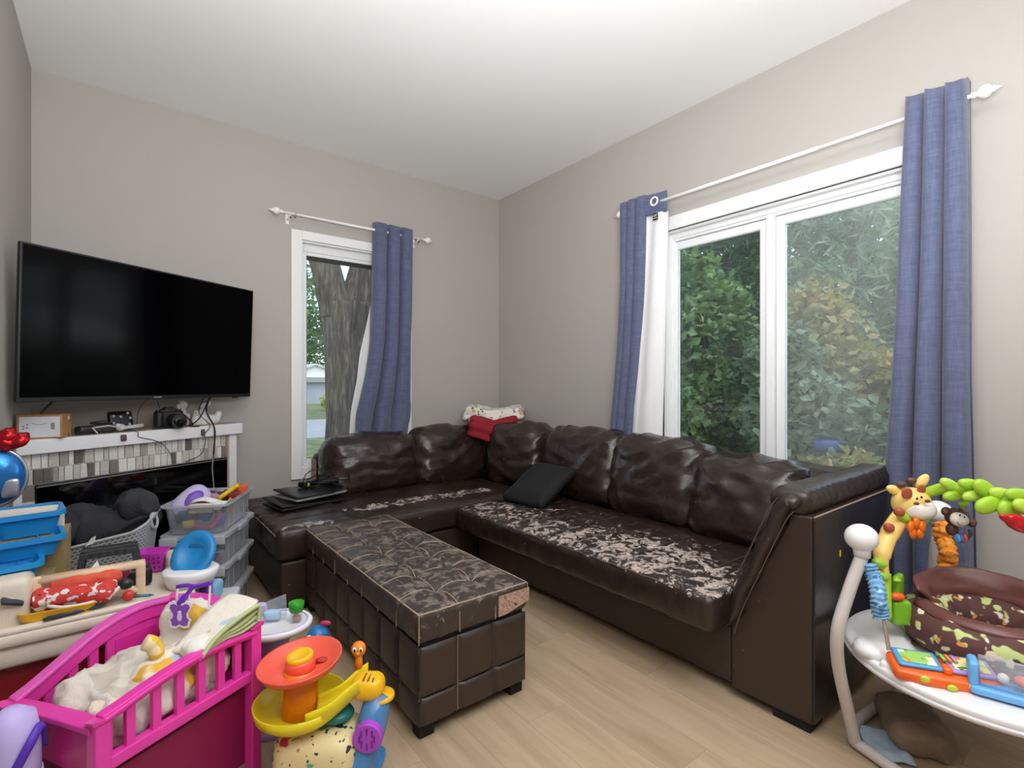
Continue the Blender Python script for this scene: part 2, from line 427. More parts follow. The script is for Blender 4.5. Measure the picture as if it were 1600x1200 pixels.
def leaf_mat(name, cols, scale=1.5, rough=.55):
    m, nt, out = new_mat(name); L = nt.links.new
    b = nd(nt, 'ShaderNodeBsdfPrincipled', Roughness=rough); 
    v = coords(nt); n = nd(nt, 'ShaderNodeTexNoise', Scale=scale, Detail=7.0, Roughness=.75); L(v, n.inputs['Vector'])
    r = ramp(nt, n.outputs['Fac'], [(.3, lin(cols[0])), (.5, lin(cols[1])), (.68, lin(cols[2]))]); L(r.outputs[0], b.inputs['Base Color'])
    tl = nd(nt, 'ShaderNodeBsdfTranslucent'); L(r.outputs[0], tl.inputs['Color'])
    mx = nd(nt, 'ShaderNodeMixShader', Fac=.35); L(b.outputs[0], mx.inputs[1]); L(tl.outputs[0], mx.inputs[2]); L(mx.outputs[0], out.inputs['Surface'])
    MATS[name] = m; return m
def leaves(blobs, n, size, seed, needle=False, droop=0.0):
    """blobs: (centre, radii); leaf quads folded along the middle, spread mostly near the blob surface"""
    R = random.Random(seed); V = []; F = []
    wts = [b[1][0]*b[1][1]+b[1][1]*b[1][2]+b[1][0]*b[1][2] for b in blobs]; tot = sum(wts)
    for (c, r), w in zip(blobs, wts):
        for _ in range(int(n*w/tot)):
            u = R.uniform(-1, 1); a = R.uniform(0, 2*pi); q = sqrt(1-u*u); s = R.uniform(.35, 1.0)**.5
            lump = 1+.28*noise.noise(Vector((u*2.2+seed, cos(a)*2.2, sin(a)*2.2)))
            p = Vector((c[0]+r[0]*q*cos(a)*s*lump, c[1]+r[1]*q*sin(a)*s*lump, c[2]+r[2]*u*s*lump))
            d = Vector((R.gauss(0, 1), R.gauss(0, 1), R.gauss(0, .6)-droop)); d.normalize()
            e = d.cross(Vector((R.gauss(0, 1), R.gauss(0, 1), R.gauss(0, 1)))); 
            if e.length < 1e-4: continue
            e.normalize(); f = d.cross(e)
            l = size*R.uniform(.6, 1.3); wd = l*(.10 if needle else .34)
            k = len(V)
            V += [p, p+d*l*.5+e*wd+f*wd*.3, p+d*l, p+d*l*.5-e*wd+f*wd*.3]
            F += [(k, k+1, k+2), (k, k+2, k+3)]
    b = MB(); b.v = V; b.f = F; return b
M_bark = None
def bark_mat():
    m, nt, out = new_mat('tree_bark'); L = nt.links.new
    b = nd(nt, 'ShaderNodeBsdfPrincipled', Roughness=.95); L(b.outputs[0], out.inputs['Surface'])
    v = coords(nt, (14, 14, 2.2)); n = nd(nt, 'ShaderNodeTexNoise', Scale=1.6, Detail=8.0, Roughness=.7, Distortion=.4); L(v, n.inputs['Vector'])
    r = ramp(nt, n.outputs['Fac'], [(.32, lin('#211d19')), (.5, lin('#4c453c')), (.68, lin('#7b7264'))]); L(r.outputs[0], b.inputs['Base Color'])
    bp = nd(nt, 'ShaderNodeBump', Strength=1.0, Distance=.06); L(n.outputs['Fac'], bp.inputs['Height']); L(bp.outputs[0], b.inputs['Normal'])
    return m
M_bark = bark_mat()
LM = [leaf_mat('leaf_bright', ('#33482b', '#5c7845', '#93a66c')), leaf_mat('leaf_mid', ('#2f4a2a', '#557a45', '#86a568')),
      leaf_mat('leaf_grey', ('#3f5140', '#6b7c62', '#9aa88a')), leaf_mat('leaf_autumn', ('#5a5230', '#8b8a4c', '#b58a62'), 2.5),
      leaf_mat('leaf_dark', ('#1f3322', '#35523a', '#557353')), leaf_mat('leaf_lime', ('#6c8a35', '#a4bb55', '#cdd884'))]
def ridged_trunk(path, rads, seed, n=28):
    b = MB(); P = spline(path, 8); m = len(P)
    rr = []
    for i in range(m):
        t = i/(m-1)*(len(rads)-1); k = min(int(t), len(rads)-2); rr.append(rads[k]+(rads[k+1]-rads[k])*(t-k))
    b.tube(P, rr, n)
    for i, v in enumerate(b.v):
        c = P[min(i//n, m-1)]; d = v-c; a = atan2(d.y, d.x)
        b.v[i] = c+d*(1+.06*sin(a*7+v.z*.8+seed)+.05*noise.noise(Vector((a*3, v.z*1.1, seed))))
    return b
def tree(name, label, trunk, blobs, n, size, seed, lm, group=None, needle=False, cat='tree', loc=(0, 0, 0), droop=0):
    t = thing(name, label, cat, loc, 0, group)
    off = Vector(loc)
    for path, rads in trunk:
        ridged_trunk([Vector(p)-off for p in path], rads, seed).build('trunk' if path is trunk[0][0] else 'branch', M_bark, t, smooth=True)
    if n:
        f = leaves([(Vector(c)-off, r) for c, r in blobs], n, size, seed, needle, droop).build('foliage', LM[lm], t); f['kind'] = 'stuff'
    return t
# big forked tree close to the back window
tree('shade_tree', 'thick forked tree trunk with grey bark right outside the tall window', [
    ([(2.78, 7.5, GZ-.05), (2.76, 7.5, .6), (2.74, 7.5, 1.5), (2.69, 7.5, 2.35)], [.40, .335, .33, .35]),
    ([(2.56, 7.5, 2.15), (2.48, 7.5, 2.55), (2.38, 7.5, 2.95), (2.10, 7.55, 4.0), (1.7, 7.6, 6.0)], [.22, .21, .20, .18, .14]),
    ([(2.84, 7.5, 2.15), (2.91, 7.5, 2.55), (3.02, 7.5, 2.95), (3.30, 7.5, 4.0), (3.7, 7.6, 6.0)], [.23, .23, .22, .2, .15])],
    [((1.6, 8.2, 4.6), (1.2, 1.0, .9)), ((3.4, 8.5, 6.2), (2.2, 1.5, 1.2)), ((1.2, 9.0, 3.6), (.9, .8, .7))], 5200, .16, 3, 1, loc=(2.78, 7.5, GZ))
for i, (c, r, n, lm, lb) in enumerate([
    ((5.0, 24, 5.0), (3.0, 2.5, 3.2), 5200, 1, 'leafy mid green tree above the white garage roof'),
    ((13.5, 60, 7.5), (6, 5, 6.5), 5200, 4, 'dark green tree standing behind the white garage'),
    ((27, 46, 7.0), (6, 4, 6.0), 4200, 1, 'broad green tree far to the right of the garage'),
    ((2.0, 40, 8.0), (5, 4, 7.0), 4200, 2, 'pale green tree far to the left of the garage')]):
    tree('street_tree', lb, [([(c[0], c[1], GZ), (c[0]+.1, c[1], c[2]*.5), (c[0], c[1], c[2])], [.22, .18, .1])],
         [(c, r), ((c[0]+r[0]*.5, c[1], c[2]-r[2]*.5), (r[0]*.6, r[1]*.6, r[2]*.4)), ((c[0]-r[0]*.5, c[1], c[2]-r[2]*.4), (r[0]*.6, r[1]*.6, r[2]*.5))],
         n, .42 if c[1] > 30 else .26, 20+i, lm, 'trees along the street', loc=(c[0], c[1], GZ))
# white garage across the street
g = thing('garage', 'white garage with low gable roof and grey-blue door across the street', 'garage', (11.5, 40, GZ))
MB().bx(-1.8, 2.8, 0, 6, 0, 2.05).build('wall', mat('white_siding', '#d9dad6', .7), g)
MB().add([(-2.1, -.1, 2.05), (3.1, -.1, 2.05), (.5, -.1, 3.0), (-2.1, .05, 2.05), (3.1, .05, 2.05), (.5, .05, 3.0)], [(0, 1, 2), (5, 4, 3), (0, 3, 4, 1), (1, 4, 5, 2), (2, 5, 3, 0)]).build('gable', MATS['white_siding'], g)
rb = MB()
for s in (1, -1):
    xe = 3.3 if s > 0 else -2.3
    rb.add([(.5, -.4, 3.12), (xe, -.4, 2.05), (xe, 6.3, 2.05), (.5, 6.3, 3.12), (.5, -.4, 3.0), (xe, -.4, 1.93), (xe, 6.3, 1.93), (.5, 6.3, 3.0)],
           [(0, 1, 2, 3), (7, 6, 5, 4), (0, 4, 5, 1), (1, 5, 6, 2), (2, 6, 7, 3), (3, 7, 4, 0)])
rb.build('roof', mat('grey_shingles', '#b9bab8', .8), g)
MB().bx(-1.9, 2.9, -.5, 0, 1.68, 2.0).build('eave_roof', mat('grey_eave', '#8d8f8e', .8), g)
MB().bx(-.9, 2.4, -.04, .02, 0, 1.62).build('door', mat('grey_blue_door', '#8d979d', .6), g)
for i, (x, y, r) in enumerate([(10.9, 31, .8), (11.9, 33, .7), (9.8, 29, .7)]):
    tree('lime_bush', ['lime green bush in front of the garage door', 'pale lime bush nearest the garage wall', 'lime bush at the left edge of the driveway'][i],
         [([(x, y, GZ), (x, y, .2), (x, y, .4)], [.05, .04, .02])], [((x, y, GZ+r*.7), (r, r, r*.7))], 900, .22, 60+i, 5, 'lime bushes by the garage', cat='bush', loc=(x, y, GZ))
# side yard seen through the sliding window
def bush(name, label, blobs, n, size, seed, lm, needle=False, droop=0, cat='bush', group='side yard shrubs'):
    c = blobs[0][0]; zt = max(b[0][2] for b in blobs)
    return tree(name, label, [([(c[0], c[1], GZ), (c[0]+.05, c[1], (GZ+zt)/2), (c[0], c[1]+.08, zt)], [.06, .05, .02])], blobs, n, size, seed, lm, group, needle, cat, (c[0], c[1], GZ), droop)
bush('leafy_shrub', 'tall bright green leafy shrub filling the left window pane', [((5.6, 3.35, 1.7), (.55, .55, .75)), ((5.5, 3.15, .9), (.6, .5, .6)), ((5.7, 3.65, 2.3), (.45, .4, .5)), ((5.5, 3.75, 1.2), (.5, .5, .7)), ((5.6, 3.3, .2), (.6, .8, .4))], 7500, .12, 101, 0)
bush('leafy_shrub', 'grey-green shrub low in the middle of the right window pane', [((5.2, 2.15, .75), (.5, .45, .55)), ((5.2, 1.75, .55), (.5, .4, .45)), ((5.3, 2.35, 1.3), (.4, .3, .5))], 5200, .11, 102, 2)
bush('leafy_shrub', 'yellow-brown tinged shrub behind the grey-green one', [((6.0, 2.3, 1.55), (.5, .45, .7)), ((6.0, 1.7, .9), (.5, .45, .6))], 4200, .11, 103, 3)
bush('leafy_shrub', 'low reddish ground shrub at the bottom of the right pane', [((4.5, 1.45, .25), (.4, .5, .35)), ((4.6, 1.9, .15), (.4, .4, .3))], 2600, .09, 104, 3)
bush('leafy_shrub', 'dark green hedge shrub behind the bright leafy shrub', [((7.6, 4.6, 1.4), (.9, .9, 1.6)), ((7.6, 3.4, 1.0), (.8, .9, 1.3)), ((7.8, 5.8, 1.6), (.9, .9, 1.7))], 7000, .15, 105, 4)
bush('feathery_tree', 'feathery grey-green conifer towering in the right window pane', [((8.2, 2.6, 2.6), (.9, .9, 1.6)), ((8.2, 2.5, 1.2), (.9, .8, 1.3)), ((8.4, 2.9, 4.2), (.8, .9, 1.2)), ((8.2, 1.95, 2.2), (.6, .6, 1.3))], 6500, .22, 106, 2, True, .5, 'tree')
bush('feathery_tree', 'dark conifer behind the bright shrub in the left pane', [((9.5, 5.2, 3.2), (1.2, 1.2, 2.2)), ((9.5, 5.0, 5.2), (1.0, 1.0, 1.6)), ((9.4, 6.3, 2.6), (1.2, 1.1, 2.2))], 8000, .25, 107, 4, True, .5, 'tree')
bush('feathery_tree', 'big mid green tree closing off the side yard', [((13.5, 5.0, 3.4), (2.2, 2.5, 3.6)), ((13.5, 8.5, 4.0), (2.4, 2.5, 4.0)), ((14.5, 4.2, 2.6), (1.8, 2.2, 2.6))], 11000, .34, 108, 1, False, 0, 'tree')
tag(MB().rbox((0, 0, .07), (.15, .20, .10), .03, (6, 6, 5)).build('storage_tub', mat('blue_tub_plastic', '#264a8e', .4), loc=(4.80, 1.72, .53), smooth=True), 'blue plastic tub half hidden among the side yard shrubs', 'tub')
tag(MB().lathe([(.15, 0), (.12, .1), (.11, .865)], 14).build('tree_stump', M_bark, loc=(4.80, 1.72, GZ), smooth=True), 'rough bark stump under the blue tub', 'stump')
hs = thing('neighbour_house', 'pale sided neighbouring house at the right edge of the window', 'house', (9.2, .35, GZ))
for k in range(14):
    MB().bx(-.03, 0, -1.4, 1.0, .2*k, .2*k+.19).build('siding_board', mat('pale_siding', '#b9c4c6', .7), hs)
MB().bx(0, 4, -1.4, 1.0, 0, 2.8).build('wall', MATS['pale_siding'], hs)
MB().bx(-.35, 4.2, -1.7, 1.25, 2.8, 2.95).build('roof', mat('white_fascia', '#e6e9ea', .6), hs)

# ------------------------------------------------------------------ corner fireplace
FA = radians(30.4); F0 = Vector((-.349, 2.909, 0)); FL = 1.095
fp = thing('corner_fireplace', 'white corner fireplace with mosaic tile surround and black glass insert', 'fireplace', F0, FA)
FI = Matrix.Rotation(-FA, 4, 'Z') @ Matrix.Translation(-F0)     # room -> fireplace frame
def fl(x, y): p = FI @ Vector((x, y, 0)); return (p.x, p.y)
M_mantel = mat('mantel_white_gloss', '#eeedf1', .3, var=.02)
M_greige = mat('raw_mantel_edge', '#a98b72', .7)
tri = [(.005, .0), (FL-.005, .0), fl(.592, YB-.004), fl(XL+.004, YB-.004), fl(XL+.004, 2.92)]
MB().prism([(.012, -.02), (FL, -.02), (FL, .03), (.02, .03)], .826, .888).build('mantel_front', M_mantel, fp, bevel=.004)
MB().prism([(.02, .03), (FL, .03), fl(.594, YB-.006), fl(XL+.006, YB-.006), fl(XL+.006, 2.945)], .868, .886).build('mantel_shelf', mat('mantel_top', '#b8a08c', .5, var=.1, scale=8), fp)
MB().bx(.012, .042, .0, .05, 0, .826).build('pilaster', M_mantel, fp, bevel=.003)
MB().bx(FL-.073, FL-.025, .0, .05, 0, .826).build('pilaster', M_mantel, fp, bevel=.003)
MB().bx(FL-.087, FL-.073, .012, .05, 0, .826).build('raw_edge_strip', M_greige, fp)
MB().prism([(.042, .02), (FL-.073, .02), (FL-.073, .06), fl(.55, YB-.03), fl(XL+.03, YB-.03), fl(XL+.03, 3.0)], 0, .826).build('core', mat('grout_white', '#d8d5d0', .8), fp)
# mosaic tiles, each its own piece
tile_m = [mat('tile_'+n, c, .25, var=.12, scale=90, bump=.05) for n, c in (('pale', '#dedbd5'), ('sand', '#cbc5bc'), ('grey', '#a8a39c'), ('stone', '#857d76'), ('taupe', '#6f6763'), ('cream', '#ebe6df'))]
random.seed(11)
tile_cache = {}
def tile(x, z, w, h, m, skew):
    key = (round(w, 3), round(h, 3), m, skew)
    if key not in tile_cache:
        b = MB(); g_ = .0022; k = skew
        b.add([(g_, 0, g_), (w-g_+k, 0, g_), (w-g_, 0, h-g_), (g_+k*.5, 0, h-g_), (g_, .008, g_), (w-g_+k, .008, g_), (w-g_, .008, h-g_), (g_+k*.5, .008, h-g_)],
              [(0, 1, 2, 3), (7, 6, 5, 4), (0, 4, 5, 1), (1, 5, 6, 2), (2, 6, 7, 3), (3, 7, 4, 0)])
        me = b.mesh('tile'); me.materials.append(tile_m[m]); tile_cache[key] = me
    o = bpy.data.objects.new('tile', tile_cache[key]); COL.objects.link(o); o.parent = fp; o.location = (x, .012, z)
def tile_row(xa, xb, z0, h):
    x = xa
    while x < xb-.006:
        w = random.choice((.022, .026, .03, .034, .04))
        if xb-x-w < .018: w = xb-x
        tile(x, z0, round(w, 3), h, random.choice((0, 0, 1, 1, 2, 3, 4, 5, 5)), random.choice((0, 0, .003, -.003)))
        x += w
TX0, TX1 = .043, FL-.088
for k in range(2): tile_row(TX0, TX1, .826-.067*(k+1), .066)
for k in range(9): tile_row(TX0, TX0+.047, .826-.067*(k+3), .066)
M_bgl = mat('black_fireplace_glass', '#040505', .06, var=.2, spec=.6)
ins = MB().bx(TX0+.048, TX1, .002, .02, .10, .690).build('glass_insert', M_bgl, fp, bevel=.003)
MB().bx(TX0+.048, TX1, -.001, .004, .679, .684).build('insert_trim', mat('brushed_trim', '#b5b2ac', .3, metal=.8), ins)
MB().bx(TX0, TX1+.018, .003, .02, 0, .098).build('toe_kick', M_mantel, fp)

def fpos(s, d, z=.888):      # along the mantel front, depth behind the front edge
    return F0 + Vector((cos(FA)*s-sin(FA)*d, sin(FA)*s+cos(FA)*d, z))
# ------------------------------------------------------------------ television
TA = radians(32.4); TLEN = 1.138
tv = thing('television', 'large black flat television tilted above the corner fireplace', 'television', (-.318, 2.812, 1.05), TA)
tv.rotation_euler = (radians(2.3), 0, TA)
M_tvb = mat('tv_black_bezel', '#1b1b1c', .35); M_scr = mat('tv_screen', '#010102', .10, var=0, spec=.06)
MB().bx(0, TLEN, 0, .022, 0, .648).build('housing', M_tvb, tv, bevel=.004)
MB().rbox((TLEN/2, .034, .25), (.9, .035, .42), .014, (8, 4, 6)).build('rear_housing', mat('tv_rear', '#141415', .5), tv, smooth=True)
MB().bx(.009, TLEN-.009, -.0015, .004, .020, .640).build('screen', M_scr, tv)
lg = MB()
for k in range(7): lg.bx(TLEN*.5-.02+k*.006, TLEN*.5-.0158+k*.006, -.0012, .001, .0075, .0125)
lg.build('logo', mat('logo_silver', '#c9ccd0', .3, metal=.6), tv)
MB().bx(TLEN-.12, TLEN-.09, .0, .012, -.006, .001).build('ir_sensor', M_tvb, tv)
MB().bx(.42, .72, .05, .065, .15, .5).bx(.55, .59, .06, .30, .28, .36).build('wall_bracket', mat('bracket_black', '#222222', .5, metal=.5), tv)

# things on the mantel
M_card = mat('corrugated_cardboard', '#b0824e', .85, var=.08, scale=20, bump=.1)
cb = thing('cardboard_box', 'small brown cardboard box with white label on the mantel', 'box', atz(25, 687, .888), radians(-14))
MB().bx(0, .155, 0, .10, 0, .105).build('carton', M_card, cb, bevel=.002)
lb = MB().bx(.010, .147, -.0012, .0005, .007, .096).build('shipping_label', mat('label_white', '#dfe1e8', .6, var=.02), cb)
bc = MB()
for k in range(9): bc.bx(.116, .129, -.002, -.0008, .040+k*.0034, .0415+k*.0034+.0006*(k % 2))
bc.build('barcode', mat('label_ink', '#4c5054', .8), lb)
lp = MB()
for (x, z) in ((.024, .045), (.036, .049), (.024, .055), (.037, .062)): lp.bx(x-.003, x+.003, -.0018, -.0008, z-.0022, z+.0022)
lp.tube([(.052, -.0012, .068), (.07, -.0012, .061), (.09, -.0012, .063), (.105, -.0012, .07)], .0007, 5)
lp.build('printed_marks', MATS['label_ink'], lb)
MB().bx(.154, .156, .06, .075, .078, .095).build('tape_tab', MATS['label_white'], cb)
tag(MB().rbox((0, 0, .011), (.046, .03, .022), .003, (4, 4, 3)).build('matchbox', mat('grey_tin', '#5d5f62', .4), loc=fpos(.19, .02), rz=FA, smooth=True), 'small grey box with pale top next to the cardboard box', 'small box')
# folded dark gadget with arms
dr = thing('folded_drone', 'folded dark drone with pale arms lying on the mantel', 'drone', fpos(.345, .065), FA)
M_dk = mat('dark_gadget_plastic', '#2b2d2c', .4); M_pl = mat('pale_gadget_plastic', '#c9c5c0', .45)
MB().rbox((0, 0, .022), (.15, .055, .036), .012, (8, 6, 4)).build('body', M_dk, dr, smooth=True)
MB().tube([(-.09, -.02, .008), (-.02, -.025, .036), (.05, -.02, .05)], [.006, .008, .005], 8).build('arm', M_dk, dr, smooth=True)
MB().tube([(-.02, .0, .05), (.02, -.02, .054), (.06, -.03, .046)], [.005, .008, .004], 8).build('arm', M_dk, dr, smooth=True)
MB().tube([(-.03, -.028, .03), (.04, -.034, .036), (.09, -.03, .024)], .004, 8).build('trim_strip', M_pl, dr, smooth=True)
MB().ell((.10, -.02, .022), (.022, .018, .018)).ell((.085, -.028, .03), (.012, .012, .014)).build('motor', M_pl, dr, smooth=True)
MB().tube([(.11, -.03, .02), (.20, -.03, .026)], [.009, .010], 10).build('handle', M_pl, dr, smooth=True)
MB().cyl((-.03, -.04, .028), (-.018, -.055, .003), .003, n=6).build('leg', M_pl, dr)
# rounded black control pad
cp = thing('game_controller', 'rounded black control pad with silver buttons leaning on the mantel', 'controller', fpos(.485, .10), FA)
cp.scale = (1.15, 1.15, 1.15)
M_gl = mat('glossy_black_plastic', '#161817', .25)
Mc = Matrix.Rotation(radians(-12), 4, 'X')
MB().rbox((0, 0, .046), (.098, .024, .088), .012, (8, 4, 8), M=Mc).build('shell', M_gl, cp, smooth=True)
bt = mat('silver_buttons', '#cfd2cf', .25, metal=.4)
for (x, z) in ((-.032, .066), (-.036, .034), (-.004, .062), (.026, .076), (.034, .054), (.028, .026)):
    MB().ell((x, -.0125, z), (.0065, .004, .0065), 10, 6, M=Mc).build('button', bt, cp, smooth=True)
# camera
ca = thing('slr_camera', 'black SLR camera with lens resting on the mantel', 'camera', fpos(.695, .06), FA-.25)
M_cb = mat('camera_black', '#1d1e1e', .45, bump=.2, bscale=300)
MB().rbox((0, 0, .048), (.135, .05, .092), .014, (10, 5, 8)).build('body', M_cb, ca, smooth=True)
MB().rbox((-.052, -.02, .046), (.036, .045, .09), .014, (5, 5, 7)).build('grip', M_cb, ca, smooth=True)
MB().add([(-.035, -.03, .09), (.03, -.03, .09), (.035, .025, .09), (-.04, .025, .09), (-.018, -.03, .118), (.014, -.03, .118), (.02, .02, .112), (-.022, .02, .112)], [(0, 1, 5, 4), (1, 2, 6, 5), (2, 3, 7, 6), (3, 0, 4, 7), (4, 5, 6, 7)]).build('viewfinder_hump', M_cb, ca, bevel=.005)
ln = MB().cyl((.012, -.02, .045), (.012, -.085, .04), .033, .034, 24).build('lens', M_cb, ca)
MB().cyl((.012, -.085, .04), (.012, -.115, .038), .037, .037, 24).build('lens_barrel', mat('lens_ring', '#2a2c2b', .5), ln, bevel=.003)
MB().lathe([(0, 0), (.02, .002), (.028, .0)], 20, M=Matrix.Translation((.012, -.1155, .038)) @ Matrix.Rotation(pi/2, 4, 'X')).build('front_glass', mat('lens_glass', '#0a0c10', .03, spec=.8), ln, smooth=True)
for x_, r_ in ((-.05, .012), (.048, .014)): MB().cyl((x_, 0, .092), (x_, 0, .101), r_, n=16).build('dial', mat('dial_grey', '#3b3b3b', .4), ca)
MB().bx(-.045, -.01, -.031, -.028, .092, .098).build('name_strip', mat('strip_red', '#7a2f33', .5), ca)
MB().tube(spline([(.067, .0, .075), (.10, .02, .05), (.12, .0, .012), (.09, -.04, .005), (.13, -.06, .004)], 6), .004, 6).build('strap', M_cb, ca, smooth=True)
# white figurines
M_porc = mat('white_porcelain', '#efecea', .3, var=.02)
fg = thing('angel_figurine', 'white seated cherub figurine behind the camera lens', 'figurine', fpos(.85, .17), FA)
MB().lathe([(0, 0), (.035, 0), (.036, .02), (.024, .06), (.020, .085), (.012, .098), (0, .1)], 16).build('body', M_porc, fg, smooth=True)
MB().ell((.004, -.002, .118), (.022, .022, .024)).ell((-.016, .008, .108), (.012, .012, .015)).ell((.0, .012, .135), (.012, .012, .008)).build('head', M_porc, fg, smooth=True)
MB().ell((-.02, -.01, .06), (.012, .014, .022)).ell((.026, -.012, .05), (.012, .013, .02)).build('arm', M_porc, fg, smooth=True)
fg = thing('dog_figurine', 'small white sitting animal figurine between the other two', 'figurine', fpos(.885, .10), FA)
MB().lathe([(0, 0), (.026, 0), (.028, .015), (.022, .05), (.015, .075), (.008, .086), (0, .088)], 14).ell((.0, -.018, .02), (.02, .016, .02)).build('body', M_porc, fg, smooth=True)
MB().ell((-.004, -.016, .066), (.013, .014, .013)).build('head', M_porc, fg, smooth=True)
fg = thing('swan_figurine', 'white figurine with raised head and fanned tail on the mantel', 'figurine', fpos(.965, .12), FA)
MB().tube(spline([(-.035, 0, .0), (-.034, 0, .04), (-.022, 0, .08), (-.014, 0, .105)], 5), [.032]*6+[.026]*5+[.016]*5, 14).build('body', M_porc, fg, smooth=True)
MB().tube([(-.04, 0, .105), (-.012, -.002, .112), (.012, 0, .12), (.024, 0, .142)], [.008, .017, .012, .003], 10).build('head', M_porc, fg, smooth=True)
MB().tube(spline([(-.01, 0, .03), (.03, 0, .025), (.065, 0, .035), (.08, 0, .075)], 5), [.034]*5+[.03]*5+[.02]*5+[.008], 12).build('tail', M_porc, fg, smooth=True)
# cables hanging from the television
M_cable = mat('black_cable', '#1c1b1c', .5); M_cgrey = mat('grey_cable', '#8e8f93', .5)
def cable(label, pts, r, m=M_cable, name='cable', group='television cables'):
    o = MB().tube(spline(pts, 8), r, 6).build(name, m, smooth=True); return tag(o, label, 'cable', group)
c0 = Vector((.43, 3.285, 1.06))
def fq(s, d, z): return fpos(s, d, z)
cable('thick black cable bundle dropping from the television over the mantel', [c0+Vector((0, 0, .03)), fq(0.885, .02, .98), fq(0.897, -.026, .885), fq(0.901, -.028, .82), fq(0.905, -.012, .70)], .0045)
cable('black cable curling from the television back along the mantel', [c0+Vector((-.01, 0, .03)), fq(0.870, .03, .96), fq(0.815, .03, .905), fq(0.725, .0, .896), fq(0.590, .03, .893)], .0035)
cable('thin black cable looping beside the bundle in front of the tiles', [c0+Vector((-.03, 0, .03)), fq(0.840, .02, .97), fq(0.875, -.024, .89), fq(0.840, -.026, .845), fq(0.860, -.006, .80), fq(0.835, -.004, .73), fq(0.745, -.006, .70)], .0022)
cable('pale grey cable hanging down over the black glass insert', [fq(0.905, -.014, .74), fq(0.897, -.014, .64), fq(0.905, -.016, .52), fq(0.900, -.018, .36)], .0035, M_cgrey)
cable('thin dark cable stub behind the cardboard box under the television', [fq(.20, .06, 1.075), fq(.17, .08, 1.03), fq(.14, .09, .985)], .004)
cable('thin wire drooping over the mantel front below the control pad', [fq(0.470, .05, .90), fq(0.485, -.022, .886), fq(0.490, -.024, .862), fq(0.570, -.024, .835), fq(0.630, -.006, .80), fq(0.670, -.004, .735)], .0016)
cable('fine wire looping on the wall below the television', [fq(0.530, .06, .90), fq(0.570, .10, 1.0), fq(0.615, .06, 1.06), fq(0.660, .08, 1.0), fq(0.705, .10, .90)], .0014)
tag(MB().rbox((0, 0, .006), (.024, .012, .03), .004, (4, 3, 4)).build('wire_clip', mat('clip_brown', '#5a4a4c', .5), loc=fq(.418, -.0265, .858), rz=FA, smooth=True), 'tiny dark clip stuck on the mantel front below the control pad', 'clip')
tag(MB().rbox((0, 0, .006), (.02, .012, .036), .004, (4, 3, 4)).build('wire_clip', MATS['clip_brown'], loc=fq(.83, -.0265, .848), rz=FA, smooth=True), 'tiny dark clip on the mantel front below the figurines', 'clip')

# ------------------------------------------------------------------ curtain rods and curtains
def fabric(name, c, weave=260, fade=None):
    m, nt, out = new_mat(name); L = nt.links.new
    b = nd(nt, 'ShaderNodeBsdfPrincipled', Roughness=.85); L(b.outputs[0], out.inputs['Surface'])
    b.inputs['Sheen Weight'].default_value = .25
    v = coords(nt, (weave*.5, weave*.5, 14)); n = nd(nt, 'ShaderNodeTexNoise', Scale=1.0, Detail=3.0); L(v, n.inputs['Vector'])
    v2 = coords(nt, (14, 14, weave*.5)); n2 = nd(nt, 'ShaderNodeTexNoise', Scale=1.0, Detail=3.0); L(v2, n2.inputs['Vector'])
    ad = nd(nt, 'ShaderNodeMath', operation='ADD'); L(n.outputs['Fac'], ad.inputs[0]); L(n2.outputs['Fac'], ad.inputs[1])
    hf = nd(nt, 'ShaderNodeMath', operation='MULTIPLY'); hf.inputs[1].default_value = .5; L(ad.outputs[0], hf.inputs[0])
    c = lin(c)
    r = ramp(nt, hf.outputs[0], [(.34, tuple(x*.82 for x in c)), (.5, c), (.66, tuple(min(1, x*1.22) for x in c))]); L(r.outputs[0], b.inputs['Base Color'])
    bp = nd(nt, 'ShaderNodeBump', Strength=.2, Distance=.002); L(hf.outputs[0], bp.inputs['Height']); L(bp.outputs[0], b.inputs['Normal'])
    MATS[name] = m; return m
M_denim = fabric('blue_curtain_weave', '#5a617f')
M_lining = mat('white_curtain_lining', '#e9e9ea', .8, var=.02, bump=.1, bscale=120)
M_rod = mat('white_rod', '#efeeec', .4, var=.02)

